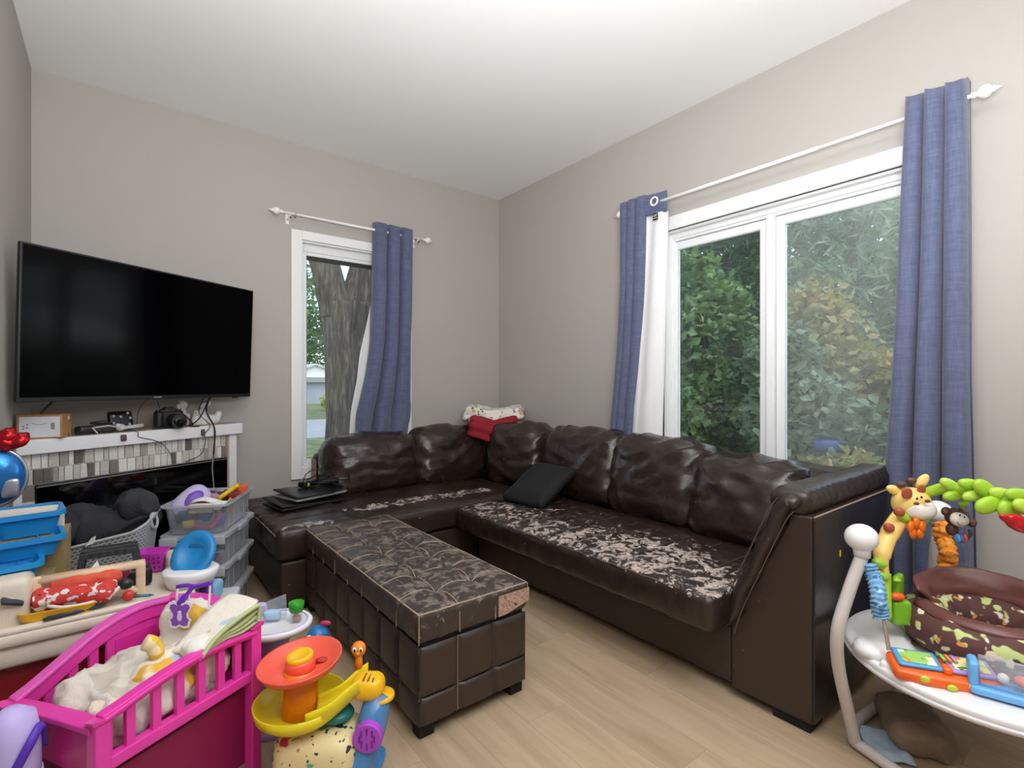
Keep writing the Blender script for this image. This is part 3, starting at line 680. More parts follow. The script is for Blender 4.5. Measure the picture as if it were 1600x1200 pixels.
def rod(axis, wallc, a0, a1, z, off, label, finial=True):
    # axis: direction of the rod ('X' along the back wall, 'Y' along the right wall)
    t = thing('curtain_rod', label, 'curtain rod', (0, 0, 0))
    def P(a, o, zz): return Vector((a, wallc-o, zz)) if axis == 'X' else Vector((wallc-o, a, zz))
    t.location = P(a0, off, z); B = t.location.copy()
    Q = lambda a, o, zz: P(a, o, zz)-B
    mid = (a0+a1)/2
    MB().cyl(Q(a0, off, z), Q(mid, off, z), .0075, n=14).cyl(Q(mid-.3, off, z), Q(a1, off, z), .0095, n=14).build('pole', M_rod, t, smooth=True)
    for a, s in ((a0, -1), (a1, 1)):
        R = Matrix.Translation(Q(a, off, z)) @ (Matrix.Rotation(s*pi/2, 4, 'Y') if axis == 'X' else Matrix.Rotation(-s*pi/2, 4, 'X'))
        MB().lathe([(.012, -.005), (.012, .008), (.008, .012), (.02, .02), (.026, .034), (.022, .048), (.011, .056), (.013, .06), (.008, .066), (.002, .082), (0, .083)], 18, M=R).build('finial', M_rod, t, smooth=True)
        k = a-s*.05
        bk = MB().box(Q(k, .004, z-.02), (.022, .008, .07) if axis == 'X' else (.008, .022, .07))
        bk.tube([Q(k, .004, z-.025), Q(k, off*.6, z-.03), Q(k, off, z-.014)], .006, 8)
        bk.tube([Q(k, off-.014, z+.002), Q(k, off-.008, z-.012), Q(k, off+.008, z-.012), Q(k, off+.014, z+.002)], .005, 8)
        br = bk.build('bracket', M_rod, t)
        MB().cyl(Q(k, off+.002, z-.03), Q(k, off+.022, z-.03), .004, n=8).build('screw', mat('dark_screw', '#4a4a48', .4, metal=.6), br)
    return t
ROD_B = 2.258; ROD_R = 2.232
rod('X', YB, .85, 1.885, ROD_B, .08, 'short white curtain rod above the tall window by the television')
rod('Y', XW, .43, 2.115, ROD_R, .09, 'long white curtain rod above the wide sliding window')
rg = MB(); rg.tube([(0, .017*cos(a), .017*sin(a)) for a in [radians(100+i*17) for i in range(20)]], .002, 6)
tag(rg.build('curtain_ring', mat('dark_ring_metal', '#6d6a64', .35, metal=.7), loc=(.932, YB-.08, ROD_B-.008), smooth=True), 'single dark open ring hanging on the short curtain rod', 'curtain ring')

def curtain(label, axis, wallc, off, zt, zb, edge, folds, amp, seed, lining=None, bottom_wrinkle=0.0, depth_b=1.0, phase=0.0, top_jag=.012):
    """edge(t) -> (a_left, a_right) along the wall for t = 0 (top) .. 1 (bottom)"""
    t = thing('curtain', label, 'curtain', (0, 0, 0), 0, None)
    a_, b_ = edge(1.0)
    base = Vector(((a_+b_)/2, wallc-off, zb)) if axis == 'X' else Vector((wallc-off, (a_+b_)/2, zb)); t.location = base
    def pt(u, v, push=0.0):
        a0, a1 = edge(v)
        z = zt+(zb-zt)*v
        ph = u*folds*2*pi+phase
        am = amp*(1-.25*v)*(1+.3*nz((u*3, v*2, 0), 1, seed))
        w = 1.15-2.1*max(0.0, 1-abs(sin(ph/2)))**1.05
        if w > .9: w = .9+(w-.9)*.5
        o = off+am*w + .018*v*depth_b*nz((u*4, v*3.2, 1.7), 1, seed+4)
        a = a0+(a1-a0)*u - (.012 if a1 > a0 else -.012)*sin(ph)*(1-.3*v) + .012*nz((u*2.2, v*2.5, 5), 1, seed)*v
        if bottom_wrinkle and v > .72:
            k = (v-.72)/.28
            o += bottom_wrinkle*k*nz((u*5, v*9, 2), 1, seed+9); z += bottom_wrinkle*.8*k*nz((u*3, v*5, 7), 1, seed+2)
        if v < .001: z += top_jag*(.5+.5*sin(ph+1.2))
        o += push
        o = max(o, .012)
        p = Vector((a, wallc-o, z)) if axis == 'X' else Vector((wallc-o, a, z))
        return p-base
    MB().grid(lambda u, v: pt(u, v), folds*16, 44).build('panel', M_denim, t, smooth=True, solid=.003)
    # grommets: a ring on the rod at each fold crossing
    for k in range(folds*2):
        u = (k+.5-phase/pi)/(folds*2) if True else 0
        if not 0.02 < u < .98: continue
        a0, a1 = edge(0)
        a = a0+(a1-a0)*u
        zr = (ROD_B if axis == 'X' else ROD_R)
        c = (Vector((a, wallc-(.08 if axis == 'X' else .09), zr)) if axis == 'X' else Vector((wallc-.09, a, zr)))-base
        ring = [(c.x, c.y+.021*cos(q), c.z+.021*sin(q)) if axis == 'X' else (c.x+.021*cos(q), c.y, c.z+.021*sin(q)) for q in [2*pi*i/18 for i in range(18)]]
        MB().tube(ring, .0035, 6, closed=True).build('grommet', mat('nickel_grommet', '#d6d6d6', .3, metal=.5), t, smooth=True)
    if lining:
        MB().grid(lambda u, v: lining(u, v)-base, 8, 30).build('lining', M_lining, t, smooth=True, solid=.002)
    return t
def lerp(a, b, t): return a+(b-a)*t
def pw_lin(pts):
    def f(t):
        for (t0, v0), (t1, v1) in zip(pts, pts[1:]):
            if t <= t1: return v0+(v1-v0)*(t-t0)/(t1-t0)
        return pts[-1][1]
    return f
# back wall curtain (right of the tall window)
bl = pw_lin([(0, 1.485), (.35, 1.475), (.55, 1.46), (.7, 1.42), (.85, 1.36), (1, 1.33)]); br_ = pw_lin([(0, 1.80), (.5, 1.79), (.9, 1.785), (1, 1.74)])
curtain('blue woven curtain bunched on the short rod beside the tree view', 'X', YB, .082, 2.305, .70, lambda v: (bl(v), br_(v)), 3, .042, 2.0,
        lining=lambda u, v: Vector((lerp(bl(v)+.03-.085*max(0, min(1, (v-.26)/.3))*(1-.45*max(0, (v-.6)/.4)), bl(v)+.05, u), YB-.024+.006*sin(u*5), lerp(2.26, .70, v))), bottom_wrinkle=.07, phase=.3)
# right wall, curtain next to the corner
ll = pw_lin([(0, 2.13), (.3, 2.135), (.6, 2.17), (1, 2.235)]); lr = pw_lin([(0, 1.925), (.4, 1.955), (.7, 2.0), (1, 2.06)])
def lining_a(u, v):
    z = lerp(2.165, .68, v); ya = lerp(1.945, 2.05, v); yb = lerp(1.795, 1.845, v)
    return Vector((XW-.115+.03*u+.014*sin(u*7+v), lerp(ya, yb, u), z))
ca1 = curtain('blue curtain with white lining turned out near the room corner', 'Y', XW, .095, 2.285, .68, lambda v: (ll(v), lr(v)), 3, .046, 5.0, lining=lining_a)
pb = ca1.location
MB().grid(lambda u, v: Vector((XW-.118+.028*u, lerp(1.955, 1.795, u), lerp(2.285, 2.16, v)))-pb, 8, 4).build('header', M_denim, ca1, smooth=True, solid=.003)
R_ = [(XW-.121-.0, 1.865+.024*cos(q), ROD_R+.024*sin(q)) for q in [2*pi*i/22 for i in range(22)]]
MB().tube([Vector(p)-pb for p in R_], .006, 8, closed=True).build('grommet', mat('white_grommet', '#f2f2f0', .35), ca1, smooth=True)
tg = MB().bx(XW-.1225, XW-.1215, 1.838, 1.872, 2.115, 2.158).build('care_label', mat('label_black', '#1d1d1f', .7), ca1, loc=-pb)
MB().bx(XW-.1235, XW-.1225, 1.843, 1.867, 2.146, 2.149).bx(XW-.1235, XW-.1225, 1.846, 1.865, 2.138, 2.141).bx(XW-.1235, XW-.1225, 1.842, 1.868, 2.126, 2.129).build('label_print', MATS['white_curtain_lining'], tg)
# right wall, long curtain at the near end
nl = pw_lin([(0, .625), (.4, .665), (.7, .70), (1, .71)]); nr = pw_lin([(0, .438), (.5, .43), (.8, .415), (1, .40)])
curtain('long blue curtain reaching the floor beside the activity jumper', 'Y', XW, .092, 2.285, .03, lambda v: (nl(v), nr(v)), 3, .058, 8.0, phase=.8, top_jag=.03)

# ------------------------------------------------------------------ leather
def leather(name, base='#33251f', rough=.36, wear=None, wear_col='#a8968c', grey=0.0, bump=.35, wscale=16, th=.60):
    """dark brown bonded leather; wear = list of (axis, centre, half width, strength) bands where the coating has peeled"""
    m, nt, out = new_mat(name); L = nt.links.new
    b = nd(nt, 'ShaderNodeBsdfPrincipled'); L(b.outputs[0], out.inputs['Surface'])
    b.inputs['Specular IOR Level'].default_value = .6
    v = coords(nt); c = lin(base)
    n = nd(nt, 'ShaderNodeTexNoise', Scale=7.0, Detail=5.0); L(v, n.inputs['Vector'])
    r = ramp(nt, n.outputs['Fac'], [(.3, tuple(x*.88 for x in c)), (.7, tuple(x*1.1 for x in c))]); colr = r.outputs[0]
    rg_ = nd(nt, 'ShaderNodeMapRange'); rg_.inputs['To Min'].default_value = rough-.02; rg_.inputs['To Max'].default_value = rough+.05
    L(n.outputs['Fac'], rg_.inputs['Value']); rgh = rg_.outputs[0]
    # fine scuffs everywhere
    ns = nd(nt, 'ShaderNodeTexNoise', Scale=55.0, Detail=2.0); L(v, ns.inputs['Vector'])
    rs = ramp(nt, ns.outputs['Fac'], [(.74, (0, 0, 0)), (.77, (1, 1, 1))])
    mx0 = nd(nt, 'ShaderNodeMix', data_type='RGBA'); L(rs.outputs[0], mx0.inputs[0]); L(colr, mx0.inputs[6]); mx0.inputs[7].default_value = (*lin('#8d7f76'), 1); colr = mx0.outputs[2]
    hgt = n.outputs['Fac']
    if wear:
        sx = nd(nt, 'ShaderNodeSeparateXYZ'); L(v, sx.inputs[0])
        nw = nd(nt, 'ShaderNodeTexNoise', Scale=wscale, Detail=9.0, Roughness=.72, Distortion=.8); L(v, nw.inputs['Vector'])
        tot = nw.outputs['Fac']
        for (bands, strength) in wear:
            cur = None
            for (ax, ctr, hw, soft) in bands:
                s_ = nd(nt, 'ShaderNodeMath', operation='SUBTRACT'); L(sx.outputs[ax], s_.inputs[0]); s_.inputs[1].default_value = ctr
                a_ = nd(nt, 'ShaderNodeMath', operation='ABSOLUTE'); L(s_.outputs[0], a_.inputs[0])
                mr = nd(nt, 'ShaderNodeMapRange', interpolation_type='SMOOTHSTEP'); mr.inputs['From Min'].default_value = hw; mr.inputs['From Max'].default_value = hw+soft
                mr.inputs['To Min'].default_value = 1; mr.inputs['To Max'].default_value = 0; L(a_.outputs[0], mr.inputs['Value'])
                if cur is None: cur = mr.outputs[0]
                else:
                    q = nd(nt, 'ShaderNodeMath', operation='MULTIPLY'); L(cur, q.inputs[0]); L(mr.outputs[0], q.inputs[1]); cur = q.outputs[0]
            q = nd(nt, 'ShaderNodeMath', operation='MULTIPLY_ADD'); L(cur, q.inputs[0]); q.inputs[1].default_value = strength; L(tot, q.inputs[2]); tot = q.outputs[0]
        rw = ramp(nt, tot, [(th, (0, 0, 0)), (th+.025, (1, 1, 1))])
        nv = nd(nt, 'ShaderNodeTexNoise', Scale=70.0, Detail=3.0); L(v, nv.inputs['Vector'])
        wc = lin(wear_col)
        rv = ramp(nt, nv.outputs['Fac'], [(.3, tuple(x*.6 for x in wc)), (.7, tuple(min(1, x*1.3) for x in wc))])
        mx = nd(nt, 'ShaderNodeMix', data_type='RGBA'); L(rw.outputs[0], mx.inputs[0]); L(colr, mx.inputs[6]); L(rv.outputs[0], mx.inputs[7]); colr = mx.outputs[2]
        mr_ = nd(nt, 'ShaderNodeMix', data_type='FLOAT'); L(rw.outputs[0], mr_.inputs[0]); L(rgh, mr_.inputs[2]); mr_.inputs[3].default_value = .8; rgh = mr_.outputs[0]
    L(colr, b.inputs['Base Color']); L(rgh, b.inputs['Roughness'])
    nb = nd(nt, 'ShaderNodeTexNoise', Scale=90.0, Detail=4.0); L(v, nb.inputs['Vector'])
    bp = nd(nt, 'ShaderNodeBump', Strength=bump, Distance=.002); L(nb.outputs['Fac'], bp.inputs['Height'])
    nc = nd(nt, 'ShaderNodeTexNoise', Scale=13.0, Detail=3.0, Distortion=1.2); L(v, nc.inputs['Vector'])
    bp2 = nd(nt, 'ShaderNodeBump', Strength=.12, Distance=.012); L(nc.outputs['Fac'], bp2.inputs['Height']); L(bp.outputs[0], bp2.inputs['Normal'])
    L(bp2.outputs[0], b.inputs['Normal'])
    MATS[name] = m; return m
LE = '#2d211c'
M_lea = leather('brown_leather', LE, .36)
M_leaflat = leather('brown_leather_flat', '#35281f', .42, bump=.2)
M_leag = leather('brown_leather_glossy', LE, .25)
M_seatR = leather('peeling_leather_long_seat', LE, .33, wear=[([(0, -.19, .13, .14), (1, -.56, .22, .30), (2, .075, .018, .016)], .175), ([(0, -.22, .10, .12), (1, .40, .42, .15), (2, .075, .016, .016)], .16), ([(0, -.20, .10, .12), (1, -.14, .08, .12), (2, .075, .016, .016)], .08), ([(0, .07, .08, .08), (1, .0, .5, .2), (2, .08, .02, .016)], .09)], wear_col='#b9aaa1', wscale=23, th=.68)
M_seatL = leather('peeling_leather_short_seat', LE, .33, wear=[([(1, -.26, .035, .06), (0, .12, .45, .15)], .20), ([(1, -.40, .03, .03), (0, -.65, .10, .05)], .2)], wear_col='#b9aaa1', wscale=21, th=.69)
M_lid = leather('cracked_leather_ottoman_top', '#3a302b', .42, wear=[([(2, .06, .016, .012)], .09)], wear_col='#75695f', wscale=26, th=.60)
M_seam = mat('worn_seam_and_highlight', '#a3907f', .7, var=.2, scale=40)
M_seamd = mat('dark_seam_thread', '#5b4a40', .7, var=.2, scale=40)
M_black = mat('black_underside', '#0c0b0b', .8)

def wrinkle(seed, amp, sc=(5, 5, 9), bulge=(0, 0, 0), half=(1, 1, 1), fold=.0):
    """cushion puff plus leather creases"""
    def f(p, n):
        ux, uy, uz = p.x/half[0], p.y/half[1], p.z/half[2]
        k = max(0, (1-ux*ux))*max(0, (1-uy*uy)) if abs(n.z) > .5 else 0
        d = Vector((0, 0, 0))
        if abs(n.x) > .3: d.x += n.x*bulge[0]*max(0, 1-uy*uy)*max(0, 1-uz*uz)
        if abs(n.y) > .3: d.y += n.y*bulge[1]*max(0, 1-ux*ux)*max(0, 1-uz*uz)
        if abs(n.z) > .3: d.z += n.z*bulge[2]*max(0, 1-ux*ux)*max(0, 1-uy*uy)
        q = Vector((p.x*sc[0]+seed*3.1, p.y*sc[1]-seed, p.z*sc[2]+seed*1.7))
        q += Vector((noise.noise(q*.5), noise.noise(q*.5+Vector((7, 3, 1))), noise.noise(q*.5+Vector((1, 9, 4)))))*.8
        a = (1-abs(noise.noise(q)))**3; b = (1-abs(noise.noise(q*2.1+Vector((3, 1, 8)))))**3
        w = amp*(a+.5*b-.6)
        if fold:   # creases gathered toward the ends
            e = max(abs(ux), abs(uy))**4
            w += fold*e*((1-abs(noise.noise(Vector((p.x*6+seed, p.y*6, p.z*24+seed)))))**2-.4)
            wide = ux if half[0] > half[1] else uy
            zz = uz-.75*wide*wide+.25*noise.noise(Vector((wide*2, seed, 0)))
            w += fold*1.5*((1-abs(noise.noise(Vector((wide*1.1+seed, seed*.3, zz*2.3)))))**4-.25)*max(0, 1-wide**4)
        return d+n*w
    return f

def tuft(nx, ny, hx, hy, dip, line, wl=.008, wn=.04):
    def z(x, y):
        s = 0
        gx = [(-hx+2*hx*i/nx) for i in range(1, nx)]; gy = [(-hy+2*hy*j/ny) for j in range(1, ny)]
        dx = min(abs(x-g) for g in gx); dy = min(abs(y-g) for g in gy)
        s -= line*math.exp(-(dx/wl)**2); s -= line*math.exp(-(dy/wl)**2)
        d2 = dx*dx+dy*dy
        s -= dip*math.exp(-d2/(wn*wn))
        return s
    return z, [(-hx+2*hx*i/nx) for i in range(1, nx)], [(-hy+2*hy*j/ny) for j in range(1, ny)]

# ------------------------------------------------------------------ sectional: long section along the right wall
SY0, SY1, SXF = .67, 2.56, 1.75
sr = thing('sectional_sofa', 'long dark brown leather sofa section with flared arm below the wide window', 'sofa', (1.75, .67, 0))
O = Vector((1.75, .67, 0))
def sp(b, name, m, parent=None, off=None, **k):
    p = parent or sr
    o = b.build(name, m, p, **k)
    o.location = (Vector(off) if off is not None else Vector((0, 0, 0))) - (O if p is sr else Vector((0, 0, 0)))
    return o
# base rail
def base_disp(seed, ax):
    def f(p, n):
        if ax == 'x' and n.x < -.5: return Vector((-.006*(1-abs(noise.noise(Vector((p.y*9+p.z*3, p.z*2, seed)))))**2, 0, 0))
        if ax == 'y' and n.y < -.5: return Vector((0, -.006*(1-abs(noise.noise(Vector((p.x*9+p.z*3, p.z*2, seed)))))**2, 0))
        return Vector((0, 0, 0))
    return f
sp(MB().rbox((0, 0, 0), (.80, 1.63, .215), .012, (6, 70, 8), base_disp(3, 'x')), 'base', M_leaflat, off=(2.155, 1.755, .1455), smooth=True)
sp(MB().tube([(1.752, y_, .142+.0*y_) for y_ in (0.95,)]+[(1.752, .951, .04)], .002, 5), 'seam', M_seamd)
# seat bench (stitched in squares, worn)
sw, sl = .70, 1.64
tz, gx, gy = tuft(4, 11, sw/2, sl/2, .006, .006, .010, .03)
wrk = wrinkle(7, .004, (7, 7, 9), (.0, 0, .012), (sw/2, sl/2, .07))
def seat_disp(p, n):
    d = wrk(p, n)
    if n.z > .5: d.z += tz(p.x, p.y)
    if n.x < -.5: d.x += -.008*(1-abs(noise.noise(Vector((p.y*11, p.z*6, 2)))))**2
    return d
sp(MB().rbox((0, 0, 0), (sw, sl, .135), .035, (44, 110, 8), seat_disp), 'seat', M_seatR, off=(1.945, 1.745, .329), smooth=True)
def seam_on(b, pts, zf, r): b.tube([(x, y, zf(x, y)) for x, y in pts], r, 5); return b
for j, g_ in enumerate(gy):
    bb = MB(); seam_on(bb, [(-sw/2+.012+(sw-.05)*i/24, g_) for i in range(25)], lambda x, y: .0675+.010*max(0, (1-(x/(sw/2))**2))*max(0, 1-(y/(sl/2))**2)-.004, .0016)
    sp(bb, 'seam', M_seamd, off=(1.945, 1.745, .329))
pf = MB().tube([(-sw/2+.004, -sl/2+.03+(sl-.06)*i/60, .056+.002*sin(i*1.7)) for i in range(61)], .0035, 6)
sp(pf, 'front_piping', M_seamd, off=(1.945, 1.745, .329), smooth=True)
# back frame
sp(MB().rbox((0, 0, 0), (.13, 1.84, .62), .03, (4, 24, 10), wrinkle(5, .004)), 'back_frame', M_lea, off=(2.535, 1.62, .35), smooth=True)
# back cushions, leaning on the frame
def back_cushion(parent, c, size, seed, rx=0, ry=0, rz=0, name='back_cushion', m=M_leag, amp=.006, fold=.013, O_=None, n=(12, 34, 26), bulge=None):
    hx, hy, hz = size[0]/2, size[1]/2, size[2]/2
    bl_ = bulge or (.035, .012, .02)
    o = MB().rbox((0, 0, 0), size, min(size)*.36, n, wrinkle(seed, amp, (6, 6, 7), bl_, (hx, hy, hz), fold)).build(name, m, parent, smooth=True)
    o.location = Vector(c)-(O_ if O_ is not None else O); o.rotation_euler = (rx, ry, rz); return o
back_cushion(sr, (2.42, 2.285, .60), (.27, .66, .45), 1.3, ry=radians(12))
back_cushion(sr, (2.40, 1.70, .585), (.28, .60, .46), 2.6, ry=radians(13))
back_cushion(sr, (2.38, 1.185, .555), (.29, .54, .42), 4.2, ry=radians(16), amp=.007)
# loose throw-over flap on top of the near cushion / back
sp(MB().rbox((0, 0, 0), (.24, .62, .07), .03, (12, 26, 6), wrinkle(9, .010, (8, 6, 9), (0, 0, .02), (.12, .31, .035))), 'back_top_pad', M_leag, off=(2.50, 1.03, .705), smooth=True)
# flared arm
ap = [(.0, .035), (.27, .035), (.27, .255), (.075, .665), (.065, .70), (.0, .70)]      # (y, z) profile
Mx = Matrix(((0, 0, 1, 0), (1, 0, 0, 0), (0, 1, 0, 0), (0, 0, 0, 1)))                   # poly x->y, y->z, extrude->x
sp(MB().prism(ap, 0, .86, M=Mx), 'arm', M_leaflat, off=(1.738, .67, 0), bevel=.008)
sp(MB().bx(0, .85, -.004, .004, .04, .692), 'arm_end_panel', leather('arm_end_gloss', '#1d1613', .22, bump=.08), off=(1.742, .668, 0), bevel=.003)
sp(MB().tube([(0, -.004, .70), (.85, -.004, .70)], .003, 6), 'edge_highlight', M_seam, off=(1.74, .668, 0))  # pale tube paints the highlight along the arm's top edge
# padded facing that runs up the slope and back along the arm top
def pad_strip(b, prof, x0, x1, nseg, seed):
    P = spline([(0, y, z) for y, z in prof], 10); n = len(P)
    def f(u, v):
        i = min(int(u*(n-1)), n-2); t = u*(n-1)-i; p = P[i].lerp(P[i+1], t)
        tn = (P[i+1]-P[i]).normalized(); nr_ = Vector((0, tn.z, -tn.y)) 
        a = v*2*pi; sx_ = (abs(cos(a))**.55)*(1 if cos(a) >= 0 else -1); sn = (abs(sin(a))**.7)*(1 if sin(a) >= 0 else -1)
        e = min(1, 6*u+.25, 6*(1-u)+.25)
        crk = .004*sin(p.z*60+p.y*40) + .005*noise.noise(Vector((sx_*4, p.y*14, p.z*14+seed)))
        x = (x0+x1)/2+(x1-x0)/2*sx_
        return Vector((x, p.y, p.z))+nr_*(.044*sn*e+crk)
    b.grid(f, nseg, 28, cv=True); return b
PADP = [(.268, .258), (.236, .36), (.160, .54), (.095, .69), (.065, .735), (.045, .72)]
pp = pad_strip(MB(), PADP, 0, .90, 60, 2.0)
sp(pp, 'arm_pad', M_lea, off=(1.70, .67, 0), smooth=True)
for off_ in (-.030, .030):
    PS = spline([(0, y, z) for y, z in PADP[:5]], 8); st = []
    for i in range(len(PS)-1):
        tn = (PS[i+1]-PS[i]).normalized(); st.append(PS[i]+Vector((.004, tn.z*off_, -tn.y*off_)))
    sp(MB().tube(st, .0022, 5), 'stitching', M_seamd, off=(1.70, .67, 0))
tr_ = MB().rbox((0, 0, 0), (.88, .13, .085), .04, (60, 10, 8), lambda p, n: n*(.008*abs(sin(p.x*62+2*noise.noise(p*6)))**.6*(1 if n.y > -2 else 0)-.003))
sp(tr_, 'arm_top_roll', M_lea, off=(2.175, .745, .735), smooth=True)
for (x, y) in ((1.80, .74), (2.5, .74), (1.80, 2.4), (2.5, 2.4)):
    sp(MB().box((0, 0, .019), (.10, .12, .038)), 'foot', M_black, off=(x, y, 0.0), bevel=.004)
sp(MB().ell((0, 0, 0), (.006, .002, .013), 10, 8), 'yellow_sticker', mat('yellow_sticker', '#e3d21c', .4), off=(1.945, .662, .545), smooth=True)

# ------------------------------------------------------------------ sectional: short section along the back wall
OL = Vector((.62, 2.60, 0))
sL = thing('sectional_sofa', 'short dark brown leather sofa section with open left end along the back wall', 'sofa', OL)
def lp_(b, name, m, off=None, **k):
    o = b.build(name, m, sL, **k); o.location = (Vector(off) if off is not None else Vector((0, 0, 0)))-OL; return o
lp_(MB().rbox((0, 0, 0), (1.92, .86, .215), .012, (70, 6, 8), base_disp(8, 'y')), 'base', M_leaflat, off=(1.585, 3.06, .1455), smooth=True)
w_, d_ = 1.62, .92
tzl, gxl, gyl = tuft(9, 4, w_/2, d_/2, .006, .006, .010, .03)
wl_ = wrinkle(12, .006, (7, 9, 9), (0, 0, .02), (w_/2, d_/2, .07))
def seatL_disp(p, n):
    d = wl_(p, n)
    if n.z > .5 and p.x > -.42: d.z += tzl(p.x, p.y)
    if n.z > .5 and p.x <= -.42:     # pillowed open end with ripples running across
        d.z += .010+.004*sin(p.y*55+3*noise.noise(p*5))
    return d
lp_(MB().rbox((0, 0, 0), (w_, d_, .14), .04, (90, 50, 8), seatL_disp), 'seat', M_seatL, off=(1.41, 3.055, .333), smooth=True)
lp_(MB().tube([(x*.01, .004*sin(x*.9), 0) for x in range(0, 160, 3)], .003, 6), 'front_piping', M_seamd, off=(.62, 2.603, .388), smooth=True)
lp_(MB().tube([(.0, y*.01, .002*sin(y*.8)) for y in range(0, 88, 3)], .003, 6), 'end_piping', M_seam, off=(.604, 2.63, .388), smooth=True)
lp_(MB().tube(spline([(0, 0, .0), (-.02, .2, .006), (.015, .45, .01)], 8), .003, 6), 'seam', M_seamd, off=(.985, 2.62, .412), smooth=True)
lp_(MB().rbox((0, 0, 0), (1.56, .11, .56), .03, (24, 4, 10), wrinkle(15, .004)), 'back_frame', M_lea, off=(1.83, 3.51, .38), smooth=True)
lp_(MB().bx(-.006, 0, 0, .09, 0, .52), 'frame_end_trim', mat('bare_frame_edge', '#a58a6c', .7), off=(1.05, 3.465, .10))
def lcush(c, size, seed, rx, rz=0, amp=.006):
    return back_cushion(sL, c, size, seed, rx=rx, rz=rz, O_=OL, amp=amp, n=(34, 12, 26), bulge=(.012, .035, .02))
lcush((1.375, 3.335, .575), (.64, .27, .40), 21, radians(-10))
lcush((1.985, 3.345, .585), (.62, .27, .42), 23, radians(-10))
lcush((2.40, 2.93, .60), (.50, .32, .45), 29, radians(-4), rz=radians(-62), amp=.006)
for (x, y) in ((.70, 2.68), (.70, 3.42), (2.4, 3.42)):
    lp_(MB().box((0, 0, .019), (.10, .10, .038)), 'foot', M_black, off=(x, y, 0), bevel=.004)

# ------------------------------------------------------------------ storage ottoman
OW, OLN, OH = .435, 1.215, .405
ot = thing('storage_ottoman', 'long tufted dark brown leather storage ottoman with cracked lid', 'ottoman', (.742+OW/2, 1.415+OLN/2, 0))
LT = .10
tzo, gxo, gyo = tuft(3, 8, OW/2, OLN/2, .013, .006, .009, .030)
wo = wrinkle(33, .0025, (10, 10, 10), (0, 0, .012), (OW/2, OLN/2, LT/2))
def lid_disp(p, n):
    d = wo(p, n)
    if n.z > .5: d.z += tzo(p.x, p.y)
    return d
lid = MB().rbox((0, 0, 0), (OW+.012, OLN+.012, LT), .022, (54, 130, 6), lid_disp).build('lid', M_lid, ot, smooth=True, loc=(0, 0, OH-LT/2))
ltop = lambda x, y: LT/2+.0115*max(0, 1-(x/(OW/2))**2)*max(0, 1-(y/(OLN/2))**2)+tzo(x, y)+.0045
def curve_seam(p0, p1, bow, n=12):
    a, b_ = Vector((*p0, 0)), Vector((*p1, 0)); d = b_-a; pr = Vector((-d.y, d.x, 0)).normalized()
    return [((a+d*i/n+pr*bow*sin(pi*i/n)).x, (a+d*i/n+pr*bow*sin(pi*i/n)).y) for i in range(n+1)]
ex = [-OW/2+.004]+gxo+[OW/2-.004]; ey = [-OLN/2+.004]+gyo+[OLN/2-.004]
for j, y in enumerate(gyo):
    bb = MB(); pts = []
    for i in range(3): pts += curve_seam((ex[i], y), (ex[i+1], y), .010*(1 if i % 2 == 0 else -1) if i != 1 else .006, 10)[(1 if i else 0):]
    bb.tube([(x_, y_, ltop(x_, y_)-.004) for x_, y_ in pts]+[(OW/2+.004, y, .02), (OW/2+.006, y, -.045)], .0019, 5)
    bb.tube([(-OW/2+.004, y, LT/2-.004), (-OW/2-.004, y, .02), (-OW/2-.0065, y, -.045)], .0019, 5)
    bb.build('seam', M_seam, lid)
for i, x in enumerate(gxo):
    bb = MB(); pts = []
    for j in range(8): pts += curve_seam((x, ey[j]), (x, ey[j+1]), .008*(1 if (j+i) % 2 else -1), 8)[(1 if j else 0):]
    bb.tube([(x, -OLN/2-.0065, -.045), (x, -OLN/2-.005, .02)]+[(x_, y_, ltop(x_, y_)-.004) for x_, y_ in pts], .0019, 5)
    bb.build('seam', M_seam, lid)
rim = [(-OW/2, -OLN/2), (OW/2, -OLN/2), (OW/2, OLN/2), (-OW/2, OLN/2)]
bb = MB(); pts = []
for k in range(4):
    a, b_ = rim[k], rim[(k+1) % 4]
    for i in range(12): pts.append((lerp(a[0], b_[0], i/12), lerp(a[1], b_[1], i/12), LT/2-.005+.001*sin(i*2)))
bb.tube(pts, .003, 6, closed=True); bb.build('lid_piping', M_seam, lid, smooth=True)
for sx_ in (-1, 1):
    MB().tube([(sx_*OW/2+sx_*.002, -OLN/2-.002, LT/2-.006), (sx_*(OW/2+.003), -OLN/2-.003, -.046)], .0022, 5).build('corner_seam', M_seam, lid)
# peeled patch at the near right corner of the lid
MB().grid(lambda u, v: Vector((lerp(.085, OW/2+.006, u), -OLN/2-.0075-.001*nz((u*9, v*9, 0)), lerp(.030, -.042+.035*max(0, u*.9-.2), v))), 10, 6).build('peeled_patch', mat('peeled_backing', '#b08f80', .9, var=.35, scale=120, bump=.3, bscale=200), lid)
B_H = OH-LT-.012
MB().bx(-OW/2+.012, OW/2-.012, -OLN/2+.012, OLN/2-.012, .045, B_H+.01).build('carcass', M_black, ot)
def panel_mesh(w, h):
    b = MB(); N = 5
    def f(u, v):
        e = (min(u, 1-u, .18)/.18); g2 = (min(v, 1-v, .12)/.12)
        return Vector(((u-.5)*(w-.001), -.013*(sin(e*pi/2)**.5)*(sin(g2*pi/2)**.5), (v-.5)*(h-.001)))
    us = [0, .05, .18, .82, .95, 1]; b.grid(lambda u, v: f(us[int(round(u*5))], us[int(round(v*5))]), 5, 5)
    me = b.mesh('panel', True); me.materials.append(M_leaflat); return me
zlo, zmid, zhi = .045, .045+(B_H-.045)*.36, B_H
def add_panel(me, loc, rz):
    o = bpy.data.objects.new('panel', me); COL.objects.link(o); o.parent = ot; o.location = loc; o.rotation_euler = (0, 0, rz)
